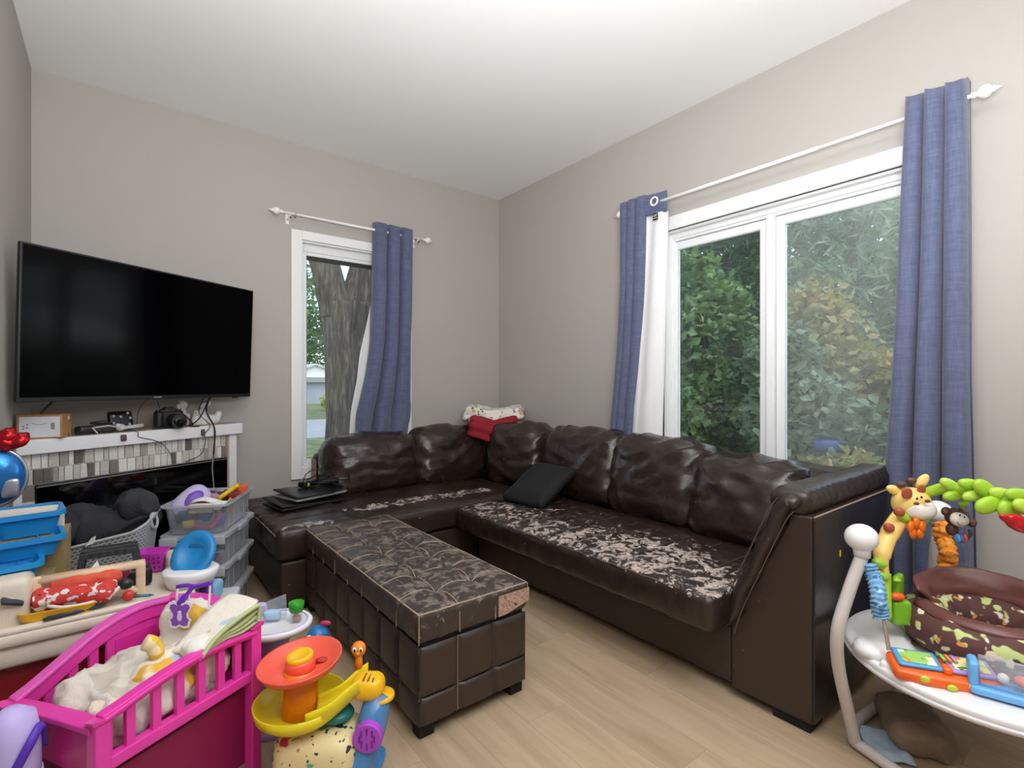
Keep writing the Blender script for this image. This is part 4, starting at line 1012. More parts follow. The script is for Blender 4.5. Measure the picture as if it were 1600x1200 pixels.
for (za, zb) in ((zlo, zmid), (zmid, zhi)):
    ml_ = panel_mesh(OLN/8, zb-za); ms_ = panel_mesh(OW/3, zb-za)
    for k in range(8):
        y = -OLN/2+OLN*(k+.5)/8
        add_panel(ml_, (-OW/2+.008, y, (za+zb)/2), -pi/2); add_panel(ml_, (OW/2-.008, y, (za+zb)/2), pi/2)
    for k in range(3):
        x = -OW/2+OW*(k+.5)/3
        add_panel(ms_, (x, -OLN/2+.008, (za+zb)/2), 0); add_panel(ms_, (x, OLN/2-.008, (za+zb)/2), pi)
for sx_ in (-1, 1):
    for k in range(1, 8):
        MB().cyl((sx_*(OW/2-.0075), -OLN/2+OLN*k/8, zlo), (sx_*(OW/2-.0075), -OLN/2+OLN*k/8, zhi), .0016, n=5).build('seam', M_seamd, ot)
for k in range(1, 3):
    MB().cyl((-OW/2+OW*k/3, -OLN/2+.0075, zlo), (-OW/2+OW*k/3, -OLN/2+.0075, zhi), .0016, n=5).build('seam', M_seam if k == 1 else M_seamd, ot)
for sx_ in (-1, 1):
    for sy_ in (-1, 1):
        MB().box((sx_*(OW/2-.035), sy_*(OLN/2-.04), .0235), (.055, .05, .047)).build('foot', M_black, ot, bevel=.004)

# ------------------------------------------------------------------ things on the sofa
pc = Vector((2.07, 2.36, .405))
pil = thing('throw_pillow', 'small flat black square pillow lying on the long sofa seat', 'pillow', pc, radians(4))
def pil_disp(p, n):
    ux, uy = p.x/.17, p.y/.17
    k = max(0, 1-ux**4)*max(0, 1-uy**4)
    return Vector((0, 0, (1 if p.z > 0 else -1)*.03*k+.010*noise.noise(Vector((p.x*9, p.y*9, 3)))))
pb_ = MB().rbox((0, 0, 0), (.37, .35, .05), .024, (22, 22, 5), pil_disp).build('pillow_body', mat('black_pillow_cloth', '#101113', .8, var=.2, scale=60, bump=.3, bscale=180), pil, smooth=True, loc=(0, 0, .10))
pb_.rotation_euler = (0, radians(-30), 0)
# pile of blankets in the corner on top of the cushions
M_red = mat('red_blanket', '#8f1726', .85, var=.12, bump=.3, bscale=150)
M_prt = blotch('white_printed_blanket', '#e4e0d8', [('#55565c', 42, .60), ('#c9b45a', 14, .64), ('#d59a6a', 17, .66), ('#4d7a66', 26, .69)], .85)
bk = tag(MB().rbox((0, 0, 0), (.40, .33, .17), .06, (26, 20, 10), lambda p, n: Vector((0, 0, -.05*(1-min(1, abs(p.x)/.19))*(1 if True else 0))) + n*(.012*sin(p.z*90)+.008*noise.noise(p*12))).build('blanket', M_red, loc=(2.32, 3.185, .805), rz=radians(-38), smooth=True), 'folded dark red blanket wedged in the sofa corner', 'blanket')
tag(MB().rbox((0, 0, 0), (.46, .30, .12), .045, (32, 22, 8), lambda p, n: Vector((0, 0, -.03*(1-min(1, abs(p.x)/.2))))+n*(.022*noise.noise(Vector((p.x*9, p.y*9, p.z*14)))+.012*noise.noise(p*24))).build('blanket', M_prt, loc=(2.38, 3.27, .90), rz=radians(-38), smooth=True), 'crumpled white printed blanket on top of the red one', 'blanket')
# laptops and adapters
lt = Vector((.86, 3.09, .425))
M_lapb = mat('laptop_black', '#121313', .4); M_laps = mat('laptop_silver', '#a4a6a8', .35, metal=.5)
for k, (dx, dy, z, a, w, d, lbl) in enumerate([(.0, .0, .0, 10, .36, .26, 'bottom black laptop of the pile on the open sofa end'), (.055, .03, .036, 18, .34, .25, 'silver-edged laptop on top of the pile on the open sofa end')]):
    lp2 = thing('laptop', lbl, 'laptop', lt+Vector((dx, dy, z)), radians(a), 'laptops piled on the sofa')
    MB().rbox((0, 0, .010), (w, d, .016), .006, (8, 8, 3)).build('base', M_laps if k else M_lapb, lp2, smooth=True)
    o_ = MB().rbox((0, 0, 0), (w, d, .010), .004, (8, 8, 3)).build('screen_lid', M_lapb, lp2, smooth=True, loc=(0, 0, .027))
    o_.rotation_euler = (radians(4 if k == 0 else 5), radians(3), 0)
    MB().bx(-w/2+.02, w/2-.02, -d/2+.005, d/2-.01, .0175, .0185).build('keyboard', M_lapb, lp2)
ad_ = thing('power_adapter', 'black power adapter with yellow tag on top of the laptops', 'adapter', lt+Vector((.06, .10, .078)), radians(30))
MB().rbox((0, 0, .018), (.12, .055, .034), .008, (8, 6, 4)).build('brick', M_lapb, ad_, smooth=True)
MB().bx(-.035, -.02, -.0285, -.0275, .008, .030).build('yellow_tag', mat('yellow_tag', '#c9c23f', .6), ad_)
ad_ = thing('power_adapter', 'second black power adapter lying behind the tagged one', 'adapter', lt+Vector((.19, .12, .075)), radians(-10))
MB().rbox((0, 0, .016), (.11, .05, .03), .008, (8, 6, 4)).build('brick', M_lapb, ad_, smooth=True)
random.seed(77)
for k, lbl in enumerate(['black charger cord looping high over the adapters', 'black charger cord trailing right of the laptops', 'black charger cord tangled in front of the back cushion', 'black charger cord draped over the laptop edge']):
    c = lt+Vector((.10+.06*k, .06+.02*k, .06)); pts = []
    for i in range(9):
        a = i*1.15+k*1.7
        pts.append(c+Vector((.10*cos(a)*random.uniform(.6, 1.3), .075*sin(a)*random.uniform(.6, 1.2), .03+.04*abs(sin(a*.8+k)))))
    if k == 0: pts = [c+Vector((-.08, .02, .03)), c+Vector((-.06, .03, .09)), c+Vector((.0, .04, .115)), c+Vector((.07, .03, .09)), c+Vector((.11, .0, .02)), c+Vector((.14, -.05, .0))]
    if k == 1: pts += [c+Vector((.14, .02, -.02)), c+Vector((.22, -.05, -.055)), c+Vector((.12, -.12, -.055)), c+Vector((.02, -.17, -.06))]
    if k == 3: pts = [c+Vector((-.22, -.08, .02)), c+Vector((-.30, -.12, -.01)), c+Vector((-.33, -.16, -.06)), c+Vector((-.27, -.22, -.085))]
    cable(lbl, pts, .003, M_lapb, 'charger_cord', 'charger cords on the sofa')

# ------------------------------------------------------------------ clear storage bins
def clear_mat(name, tint, cover, rough=.15):
    m, nt, out = new_mat(name); L = nt.links.new
    tr = nd(nt, 'ShaderNodeBsdfTransparent', Color=(.94, .95, .97, 1)); b = nd(nt, 'ShaderNodeBsdfPrincipled', Roughness=rough)
    b.inputs['Base Color'].default_value = (*lin(tint), 1)
    v = coords(nt); n = nd(nt, 'ShaderNodeTexNoise', Scale=6.0, Detail=3.0); L(v, n.inputs['Vector'])
    r = ramp(nt, n.outputs['Fac'], [(.3, (cover*.8,)*3), (.7, (min(1, cover*1.2),)*3)])
    lw = nd(nt, 'ShaderNodeLayerWeight', Blend=.25); mxm = nd(nt, 'ShaderNodeMath', operation='MAXIMUM'); L(r.outputs[0], mxm.inputs[0]); L(lw.outputs['Facing'], mxm.inputs[1])
    mx = nd(nt, 'ShaderNodeMixShader'); L(mxm.outputs[0], mx.inputs[0]); L(tr.outputs[0], mx.inputs[1]); L(b.outputs[0], mx.inputs[2]); L(mx.outputs[0], out.inputs['Surface'])
    MATS[name] = m; return m
M_clear = clear_mat('clear_bin_plastic', '#cdd1d8', .16); M_clid = clear_mat('grey_bin_lid', '#d3d6dc', .62, .3); M_cgoblet = clear_mat('clear_toy_plastic', '#dfe6ee', .22)
def plast(n, c, r=.35): return mat('plastic_'+n, c, r, var=.03, scale=5)
def rrect(w, l, r, n=5):
    P = []
    for cx_, cy_, a in ((w/2-r, l/2-r, 0), (-w/2+r, l/2-r, pi/2), (-w/2+r, -l/2+r, pi), (w/2-r, -l/2+r, 3*pi/2)):
        for i in range(n+1): P.append((cx_+r*cos(a+pi/2*i/n), cy_+r*sin(a+pi/2*i/n)))
    return P
def loft(b, rings, close_bottom=True, close_top=False):
    n = len(rings[0]); vs = [p for r in rings for p in r]; fs = []
    for i in range(len(rings)-1):
        for k in range(n): fs.append((i*n+k, i*n+(k+1) % n, (i+1)*n+(k+1) % n, (i+1)*n+k))
    if close_bottom: fs.append(tuple(range(n-1, -1, -1)))
    if close_top: fs.append(tuple((len(rings)-1)*n+k for k in range(n)))
    return b.add(vs, fs)
def ring3(w, l, r, z, n=5): return [(x, y, z) for x, y in rrect(w, l, r, n)]
BC = Vector((.365, 2.875, 0)); BA = radians(-27); BWd, BLn, BHt, BP = .27, .41, .135, .146
def bin_unit(z, label, lid):
    t = thing('storage_bin', label, 'storage bin', BC+Vector((0, 0, z)), BA, 'stack of clear storage bins')
    loft(MB(), [ring3(BWd-.05, BLn-.05, .03, .002), ring3(BWd-.012, BLn-.012, .03, BHt)]).build('tub', M_clear, t, solid=.003)
    loft(MB(), [ring3(BWd-.006, BLn-.006, .03, BHt-.012), ring3(BWd+.014, BLn+.014, .035, BHt-.008), ring3(BWd+.014, BLn+.014, .035, BHt)], False).build('rim', M_clid, t, solid=.003)
    rb_ = MB()
    for k in range(5):
        for s in (-1, 1): rb_.box((s*(BWd/2-.02+.009), -BLn/2+.07+k*.07, BHt/2), (.002, .003, BHt-.02))
    rb_.build('ribs', M_clid, t)['kind'] = 'stuff'
    if lid:
        l_ = loft(MB(), [ring3(BWd+.012, BLn+.012, .035, BHt-.002), ring3(BWd+.02, BLn+.02, .038, BHt+.004), ring3(BWd+.02, BLn+.02, .038, BHt+.010), ring3(BWd-.03, BLn-.03, .03, BHt+.010), ring3(BWd-.05, BLn-.05, .025, BHt+.003)], True, True).build('lid', M_clid, t)
        for s in (-1, 1): MB().rbox((s*.098, -BLn/2-.010, BHt-.014), (.075, .016, .042), .007, (5, 4, 4)).build('latch', M_clid, l_, smooth=True)
        for s in (-1, 1): MB().rbox((s*(BWd/2+.008), 0, BHt-.004), (.014, .12, .026), .005, (4, 5, 4)).build('latch', M_clid, l_, smooth=True)
    return t
for k, lb_ in enumerate(['bottom lidded clear bin of the stack beside the sofa', 'second lidded clear bin from the floor in the stack', 'third lidded clear bin, directly under the open one', 'open clear bin full of bright toys on top of the stack']):
    bin_unit(k*BP, lb_, k < 3)
def bpos(x, y, z): return BC+Matrix.Rotation(BA, 3, 'Z') @ Vector((x, y, z))
TOYC = ['#c94a8a', '#e6c945', '#3c6fb5', '#e8e2d4', '#7a4bb0', '#d9503a', '#6fae5a', '#efe9ef', '#b07a4a', '#35404a']
def heap(z, seed, n, cols, label):
    R = random.Random(seed)
    t = thing('toy_heap', label, 'toys', bpos(0, 0, z+.006), BA)
    for ci, c in enumerate(cols):
        b = MB()
        for k in range(n):
            x, y = R.uniform(-.085, .085), R.uniform(-.16, .16); zz = R.uniform(.004, .065)
            M_ = Matrix.Translation((x, y, zz)) @ Matrix.Rotation(R.uniform(0, 3), 4, 'Z') @ Matrix.Rotation(R.uniform(0, 1.2), 4, 'X')
            q = R.random(); s = R.uniform(.010, .022)
            if q < .4: b.box((0, 0, 0), (s*2, s*1.2, s), M=M_)
            elif q < .7: b.ell((0, 0, 0), s, 8, 6, M=M_)
            else: b.cyl((-s*1.8, 0, 0), (s*1.8, 0, 0), s*.35, n=7, M=M_)
        o = b.build('small_toys', plast('t'+c[1:], c), t); o['kind'] = 'stuff'
heap(0*BP, 3, 9, ['#d8b24a', '#c94a8a', '#e8e2d4', '#6d5a78'], 'loose small toys inside the bottom clear bin')
heap(1*BP, 5, 10, ['#d9a83e', '#efe9ef', '#b8607a', '#55585c'], 'loose small toys inside the second clear bin')
heap(2*BP, 8, 11, ['#e8e2d4', '#8a4a6a', '#d8cf9a', '#4a6a58', '#b9b4ae'], 'mixed pale craft pieces inside the third clear bin')
BT = 3*BP+.01
def toy(b, name, label, cat, m, loc, rz=0, rot=None, group='toys in the open bin', smooth=True, **k):
    o = b.build(name, m, smooth=smooth, loc=loc, rz=rz, rot=rot, **k); return tag(o, label, cat, group)
# contents of the open bin
t = thing('wipes_box', 'lilac oval wipes box standing in the open bin', 'wipes box', bpos(-.065, -.06, BT+.115), 0); t.rotation_euler = (radians(62), radians(-38), radians(15)); t['group'] = 'toys in the open bin'
MB().ell((0, 0, 0), (.088, .06, .03), 28, 10, e=.75).build('case', plast('lilac', '#c9bce6'), t, smooth=True)
MB().ell((.006, -.002, .024), (.056, .036, .008), 24, 6).build('purple_window', plast('violet', '#6a3ab8'), t, smooth=True)
toy(MB().cyl((-.055, 0, 0), (.055, 0, 0), .011, n=12).ell((.055, 0, 0), .013), 'toy_stick', 'yellow plastic stick leaning out of the open bin', 'toy', plast('yellow', '#f0c91e'), bpos(.075, .0, BT+.14), rot=(0, radians(-25), radians(28)))
toy(MB().rbox((0, 0, 0), (.055, .045, .05), .008, (5, 5, 5)), 'toy_block', 'orange-red toy block at the right corner of the open bin', 'toy', plast('orange_red', '#e2603c'), bpos(.10, .12, BT+.13), rz=.4)
toy(MB().rbox((0, 0, 0), (.07, .05, .04), .01, (5, 5, 4)), 'toy_cup', 'dark red toy piece under the orange block', 'toy', plast('dark_red', '#9c1f2c'), bpos(.08, .06, BT+.11), rz=.2)
toy(MB().grid(lambda u, v: Vector(((u-.5)*.15, (v-.5)*.09, .012*sin(u*5)+.01*sin(v*4))), 10, 6), 'paper_sheet', 'curled white paper lying across the open bin', 'paper', mat('white_paper', '#f2f2f0', .8, var=.02), bpos(.045, -.12, BT+.125), rz=BA, solid=.0015)
toy(MB().rbox((0, 0, 0), (.10, .045, .04), .004, (4, 4, 3)), 'cream_box', 'cream rectangular block at the front of the open bin', 'toy block', plast('cream', '#f0e6cf'), bpos(.02, -.17, BT+.105), rz=BA+.05)
toy(MB().rbox((0, 0, 0), (.03, .03, .035), .003, (4, 4, 3)), 'white_cube', 'small white cube beside the cream block', 'toy block', plast('white', '#f4f2ee'), bpos(.088, -.165, BT+.11), rz=BA)
toy(MB().tube(arc((0, 0), .06, 0, 2*pi, 30)[:-1], .011, 8, closed=True), 'pink_ring', 'pink plastic ring pressed against the open bin front', 'toy ring', plast('pink', '#d84a86'), bpos(.02, -.13, BT+.065), rot=(radians(80), 0, BA))
toy(MB().ell((0, 0, 0), .028), 'blue_ball', 'dark blue ball inside the pink ring', 'ball', plast('navy', '#1e4fa0'), bpos(.03, -.145, BT+.065))
toy(MB().ell((0, 0, 0), .03), 'purple_ball', 'purple ball at the bottom right of the open bin', 'ball', plast('purple', '#7a3fb0'), bpos(.08, -.11, BT+.035))
toy(MB().ell((0, 0, 0), (.03, .012, .045)), 'orange_oval', 'orange oval toy against the right side of the open bin', 'toy', plast('tan_orange', '#d8894a'), bpos(.112, -.08, BT+.085), rz=BA+pi/2)
toy(MB().rbox((0, 0, 0), (.05, .03, .035), .01, (5, 4, 4)), 'yellow_toy', 'yellow rounded toy at the bottom left of the open bin', 'toy', plast('pale_yellow', '#e9d36b'), bpos(-.04, -.15, BT+.03), rz=BA)
toy(MB().rbox((0, 0, 0), (.09, .10, .05), .015, (6, 6, 4)), 'teal_toy', 'teal rounded toy deep in the open bin', 'toy', plast('teal', '#3d6f7c'), bpos(-.055, -.10, BT+.06), rz=.3)
toy(MB().rbox((0, 0, 0), (.16, .12, .06), .02, (6, 6, 4), lambda p, n: n*.012*noise.noise(p*30)), 'doll_clothes', 'bundle of pink and navy doll clothes in the open bin', 'doll clothes', blotch('pink_navy_cloth', '#d58aa8', [('#2c3552', 18, .5), ('#f0e8ea', 25, .58)]), bpos(.02, .09, BT+.095), rz=.2)

# ------------------------------------------------------------------ laundry basket with dark clothes, on a cardboard carton
bx_ = thing('moving_carton', 'worn brown cardboard carton under the laundry basket', 'carton', (-.045, 2.73, 0), radians(18))
MB().bx(-.22, .22, -.13, .13, 0, .285).build('carton', mat('brown_carton', '#a98d63', .9, var=.15, scale=9, bump=.1), bx_, bevel=.004)
MB().bx(-.22, .22, -.03, .03, .285, .2865).build('packing_tape', mat('tan_tape', '#b59a6a', .3), bx_)
def basket_mat():
    m, nt, out = new_mat('woven_grey_basket'); L = nt.links.new
    b = nd(nt, 'ShaderNodeBsdfPrincipled', Roughness=.5); L(b.outputs[0], out.inputs['Surface'])
    tc = nd(nt, 'ShaderNodeTexCoord'); sp_ = nd(nt, 'ShaderNodeSeparateXYZ'); L(tc.outputs['Object'], sp_.inputs[0])
    ad = nd(nt, 'ShaderNodeMath', operation='ADD'); L(sp_.outputs[0], ad.inputs[0]); L(sp_.outputs[1], ad.inputs[1])
    cb_ = nd(nt, 'ShaderNodeCombineXYZ'); L(ad.outputs[0], cb_.inputs[0]); L(sp_.outputs[2], cb_.inputs[1])
    br = nd(nt, 'ShaderNodeTexBrick', Scale=1.0); L(cb_.outputs[0], br.inputs['Vector'])
    br.inputs['Color1'].default_value = br.inputs['Color2'].default_value = (*lin('#63666d'), 1); br.inputs['Mortar'].default_value = (*lin('#c3c5cb'), 1)
    br.inputs['Mortar Size'].default_value = .0042; br.inputs['Mortar Smooth'].default_value = .2
    br.inputs['Brick Width'].default_value = .019; br.inputs['Row Height'].default_value = .0125
    L(br.outputs['Color'], b.inputs['Base Color'])
    bp = nd(nt, 'ShaderNodeBump', Strength=.8, Distance=.003); L(br.outputs['Fac'], bp.inputs['Height']); L(bp.outputs[0], b.inputs['Normal'])
    return m
M_bask = basket_mat(); M_brim = mat('grey_basket_rim', '#bfc1c7', .45)
bs = thing('laundry_basket', 'pale grey woven plastic laundry basket heaped with dark clothes', 'laundry basket', (-.045, 2.735, .30), radians(-16))
bs.rotation_euler = (radians(4), radians(-11), radians(-16))
def rim_z(x): return .19+.055*max(0, abs(x)/.225-.35)**1.6
def brings():
    R_ = []
    for k in range(9):
        t_ = k/8; w = .32+.13*t_; l = .19+.09*t_
        rr = rrect(w, l, .05, 8)
        R_.append([(x, y, t_*rim_z(x/(w/2)*.225)) for x, y in rr])
    return R_
RB = brings()
loft(MB(), RB).build('basket_wall', M_bask, bs, solid=.005)
MB().tube(RB[-1], .006, 8, closed=True).build('rim', M_brim, bs, smooth=True)
for s in (-1, 1):
    el = [(s*.222, .042*cos(a), .195+.030*sin(a)) for a in [2*pi*i/24 for i in range(24)]]
    MB().tube(el, .007, 8, closed=True).build('handle_ring', M_brim, bs, smooth=True)
    MB().ell((s*.220, 0, .195), (.004, .04, .028), 20, 8).build('handle_opening', mat('dark_cloth_gap', '#232326', .9), bs, smooth=True)
elf = [(.15+.03*cos(a), -.147-.004*sin(a), .165+.036*sin(a)) for a in [2*pi*i/24 for i in range(24)]]
M_dcl = mat('dark_clothes', '#303136', .9, var=.25, scale=14, bump=.3, bscale=90)
def cloth_lump(c, d, seed, m, label, name='clothing', cat='clothing', rz=0, amp=.03, group=None, rot=None, n=(22, 18, 12), sc=9):
    o = MB().rbox((0, 0, 0), d, min(d)*.48, n, lambda p, nn: nn*(amp*noise.noise(Vector((p.x*sc+seed, p.y*sc, p.z*sc)))+amp*.5*(1-abs(noise.noise(Vector((p.x*sc*1.8, p.y*sc*1.8+seed, p.z*sc*1.8)))))**3)).build(name, m, smooth=True, loc=c, rz=rz, rot=rot)
    return tag(o, label, cat, group)
cloth_lump((-.035, 2.775, .525), (.32, .15, .14), 4, M_dcl, 'heap of charcoal clothes filling the laundry basket', rz=-.2, group='dark laundry', amp=.05, sc=7, n=(30, 22, 16))
cloth_lump((.065, 2.755, .60), (.11, .10, .085), 9, mat('charcoal_fleece', '#3c3d41', .95, var=.15, bump=.4, bscale=120), 'charcoal fleece bunched at the raised basket handle', rz=.2, group='dark laundry', amp=.04, sc=10)
cloth_lump((-.195, 2.69, .535), (.13, .14, .14), 12, mat('black_sweatpants', '#2b2b30', .9, var=.2, bump=.3), 'black garment slumping over the basket end by the blue trays', rz=.3, amp=.035, group='dark laundry')
tag(MB().add([(0, 0, 0), (.03, .003, .008), (.034, .003, .036), (.02, 0, .03)], [(0, 1, 2, 3)]).build('garment_tag', mat('white_tag', '#dcdcda', .8), loc=(-.10, 2.575, .49), solid=.001), 'small white garment tag on the dark laundry', 'tag', 'dark laundry')

# ------------------------------------------------------------------ toddler desk, blue trays, balloon
M_cream = mat('cream_moulded_plastic', '#eadfcf', .45, var=.03, scale=4, bump=.05, bscale=180)
DX0, DX1, DY0, DY1, DZ = -.345, .205, 1.955, 2.46, .43
dk = thing('toddler_desk', 'cream moulded plastic toddler desk covered in clutter', 'desk', ((DX0+DX1)/2, (DY0+DY1)/2, 0))
cx_, cy_ = (DX0+DX1)/2, (DY0+DY1)/2
MB().rbox((0, 0, DZ-.022), (DX1-DX0, DY1-DY0, .044), .018, (10, 10, 4)).build('top', M_cream, dk, smooth=True)
MB().rbox((0, -(DY1-DY0)/2+.018, DZ+.002), (DX1-DX0, .03, .018), .008, (10, 4, 4)).build('front_lip', M_cream, dk, smooth=True)
MB().rbox((0, -(DY1-DY0)/2+.04, DZ-.07), (DX1-DX0-.02, .05, .07), .02, (10, 4, 4)).build('apron', M_cream, dk, smooth=True)
MB().rbox((-(DX1-DX0)/2+.075, -.135, DZ+.05), (.145, .13, .17), .022, (6, 6, 6)).build('drawer_block', M_cream, dk, smooth=True)
MB().ell((-(DX1-DX0)/2+.10, -.200, DZ+.075), (.016, .004, .014), 16, 6).build('dimple', mat('cream_dark', '#d8ccba', .5), dk, smooth=True)
for (x, y) in ((-.24, -.2), (.245, -.1), (-.24, .21), (.245, .21)): MB().rbox((x, y, (DZ-.04)/2), (.05, .05, DZ-.04), .015, (4, 4, 5)).build('leg', M_cream, dk, smooth=True)
MB().rbox((-.175, .235, DZ+.125), (.19, .03, .27), .014, (8, 4, 6)).build('back_panel', M_cream, dk, smooth=True)
MB().rbox((.24, .02, DZ+.035), (.06, .14, .075), .02, (5, 6, 5)).build('side_rail', M_cream, dk, smooth=True)
MB().bx(-.20, .18, .03, .19, .06, .34).build('red_panel', plast('dark_red_panel', '#7c1119', .4), dk)
tag(MB().rbox((0, 0, .17), (.36, .10, .34), .03, (8, 5, 7)).build('toddler_chair', plast('deep_red', '#8a1018', .4), loc=(-.13, 2.06, 0), smooth=True), 'dark red plastic toddler seat pushed under the cream desk', 'seat')
M_bt = plast('tray_blue', '#1f93dc', .35)
def tray(c, w, l, h, label, rz):
    t = thing('blue_tray', label, 'tray', c, rz, 'blue desk trays')
    loft(MB(), [ring3(w*.8, l*.8, .02, 0), ring3(w, l, .025, h), ring3(w+.02, l+.02, .03, h), ring3(w+.02, l+.02, .03, h-.014)]).build('tray_body', M_bt, t, solid=.004)
    MB().rbox((w*.18, 0, h*.4), (.006, l*.78, h*.7), .002, (3, 4, 3)).build('divider', M_bt, t)
    return t
tray((-.245, 2.395, .615), .17, .17, .075, 'highest blue plastic tray beside the dark laundry', radians(8))
tray((-.235, 2.265, .572), .17, .15, .06, 'middle blue plastic tray on the cream desk', radians(8))
tray((-.262, 2.145, .525), .14, .13, .06, 'lowest blue plastic tray nearest the cream drawer block', radians(8))
tag(MB().bx(-.10, .10, -.10, .10, 0, .175).build('toy_carton', mat('kraft_box', '#a88f63', .9, var=.12, scale=8), loc=(-.235, 2.385, DZ+.004), bevel=.003), 'kraft brown box holding up the blue trays', 'box')
tag(MB().bx(-.085, .085, -.055, .055, 0, .085).build('toy_carton', mat('kraft_box2', '#9c865e', .9, var=.12, scale=8), loc=(-.245, 2.195, DZ+.004), bevel=.003), 'flattened kraft box under the lower blue trays', 'box')
tag(MB().ell((0, 0, 0), (.02, .014, .012)).build('toy_rock', mat('dark_toy', '#57503f', .7), loc=(-.225, 2.36, .634), smooth=True), 'small dark toy lying in the highest blue tray', 'toy')
bal = thing('foil_balloon', 'crinkled red and blue foil balloon at the left edge beside the fireplace', 'balloon', atd(-8, 788, 1.86))
M_foilr = mat('red_foil', '#c0222b', .22, metal=.7, bump=.4, bscale=40); M_foilb = mat('blue_foil', '#2f86d8', .22, metal=.5, bump=.2, bscale=30)
MB().ell((0, 0, .10), (.085, .05, .105), 24, 14).build('blue_body', M_foilb, bal, smooth=True)
MB().tube([(.087*cos(a), -.01, .10+.106*sin(a)) for a in [2*pi*i/32 for i in range(32)]], .006, 6, closed=True).build('silver_rim', mat('silver_foil', '#c6c9d2', .25, metal=.7), bal, smooth=True)
MB().rbox((.045, -.035, .06), (.05, .02, .07), .01, (5, 4, 5)).build('silver_patch', MATS['silver_foil'], bal, smooth=True)
for (x, z, r_) in ((-.02, .225, .04), (.055, .23, .035), (.02, .25, .035)):
    MB().rbox((0, 0, 0), (.09, .05, .05), .02, (10, 8, 8), lambda p, n: n*.012*noise.noise(p*40)).build('red_bow', M_foilr, bal, smooth=True, loc=(x, -.01, z)).rotation_euler = (0, radians(-25), 0)

# ------------------------------------------------------------------ clutter on the desk
M_pine = wood_mat('pale_pine', ('#d9b48a', '#e9cba6', '#f2dcbf'), .5, 'x', 18, False)
wr = thing('wooden_rack', 'pale wooden toy rack with two round rails on the cream desk', 'toy rack', (-.062, 2.10, DZ+.003), radians(-3))
for s in (-1, 1):
    MB().rbox((s*.125, -.052, .058), (.026, .022, .116), .006, (4, 4, 5)).build('post', M_pine, wr, smooth=True)
    MB().rbox((s*.125, .045, .045), (.024, .022, .09), .006, (4, 4, 5)).build('post', M_pine, wr, smooth=True)
    MB().rbox((s*.125, 0, .012), (.022, .10, .018), .005, (4, 5, 4)).build('foot_bar', M_pine, wr, smooth=True)
MB().cyl((-.12, -.052, .103), (.12, -.052, .103), .0125, n=16).build('rail', M_pine, wr, smooth=True)
MB().cyl((-.12, -.052, .025), (.12, -.052, .025), .0115, n=16).build('rail', M_pine, wr, smooth=True)
MB().cyl((-.12, .045, .08), (.12, .045, .08), .011, n=16).build('rail', M_pine, wr, smooth=True)
# black drying frame behind the rack
M_crt = plast('charcoal_crate', '#3d4043', .55)
cr = thing('plastic_crate', 'charcoal plastic crate with slotted frame leaning behind the wooden rack', 'crate', (-.02, 2.235, DZ+.004), radians(-4))
cr.scale = (.80, 1, .92)
def crate_frame(y, z0, z1, w0, w1):
    b = MB()
    for s in (-1, 1):
        b.add([(s*w0/2, y-.008, z0), (s*(w0/2-.022), y-.008, z0), (s*(w1/2-.022), y-.008, z1), (s*w1/2, y-.008, z1), (s*w0/2, y+.008, z0), (s*(w0/2-.022), y+.008, z0), (s*(w1/2-.022), y+.008, z1), (s*w1/2, y+.008, z1)],
              [(0, 1, 2, 3), (7, 6, 5, 4), (0, 4, 5, 1), (1, 5, 6, 2), (2, 6, 7, 3), (3, 7, 4, 0)])
    b.bx(-w1/2, w1/2, y-.009, y+.009, z1-.024, z1); return b
crate_frame(-.03, 0, .135, .24, .19).build('front_frame', M_crt, cr, bevel=.002)
crate_frame(.03, 0, .135, .24, .19).build('rear_frame', M_crt, cr, bevel=.002)
for k in range(5): MB().bx(-.065+k*.028, -.052+k*.028, -.0395, -.038, .117, .130).build('slot', mat('slot_dark', '#26282a', .7), cr)
MB().bx(-.095, .095, -.03, .03, .128, .135).build('top_deck', M_crt, cr)
MB().rbox((0, .0, .01), (.22, .07, .02), .006, (5, 4, 3)).build('bottom', M_crt, cr)
# red and white slippers with a cap on a yellow tray
yt = thing('yellow_tray', 'small yellow plastic tray under the red cloth shoes', 'tray', (-.135, 2.015, DZ+.013), radians(-8))
loft(MB(), [ring3(.16, .075, .02, 0), ring3(.175, .085, .022, .024)]).build('tray_body', plast('egg_yellow', '#eab321'), yt, solid=.004)
M_rw = blotch('red_white_print', '#d8433f', [('#f2ece8', 48, .55), ('#3a2b2c', 60, .66)], .8)
M_coral = mat('coral_cloth', '#dd5a44', .8, var=.15, bump=.3); M_mag = mat('magenta_cloth', '#b8477c', .8, var=.15, bump=.3)
cloth_lump((-.10, 2.018, DZ+.055), (.20, .07, .055), 21, M_rw, 'red and white patterned cloth shoe on the yellow tray', 'cloth_shoe', 'shoe', rz=-.12, amp=.010, group='cloth shoes on the desk', sc=22)
cloth_lump((-.075, 2.055, DZ+.085), (.17, .06, .035), 25, M_coral, 'coral cloth shoe lying above the patterned one', 'cloth_shoe', 'shoe', rz=-.08, amp=.008, group='cloth shoes on the desk', sc=22)
cloth_lump((-.05, 2.10, DZ+.075), (.17, .05, .05), 27, M_mag, 'magenta cloth curled inside the wooden rack', 'doll_cloth', 'cloth', rz=.05, amp=.010, sc=22)
tag(MB().tube(spline([(-.085, 0, .016), (-.05, -.012, .006), (.0, -.016, .004), (.05, -.008, .010), (.085, .01, .03)], 8), .006, 8, flat=.6).build('shoe_sole', mat('white_rubber', '#f0efec', .5), loc=(-.075, 1.992, DZ+.030), smooth=True), 'curved white rubber sole along the red cloth shoe', 'sole')
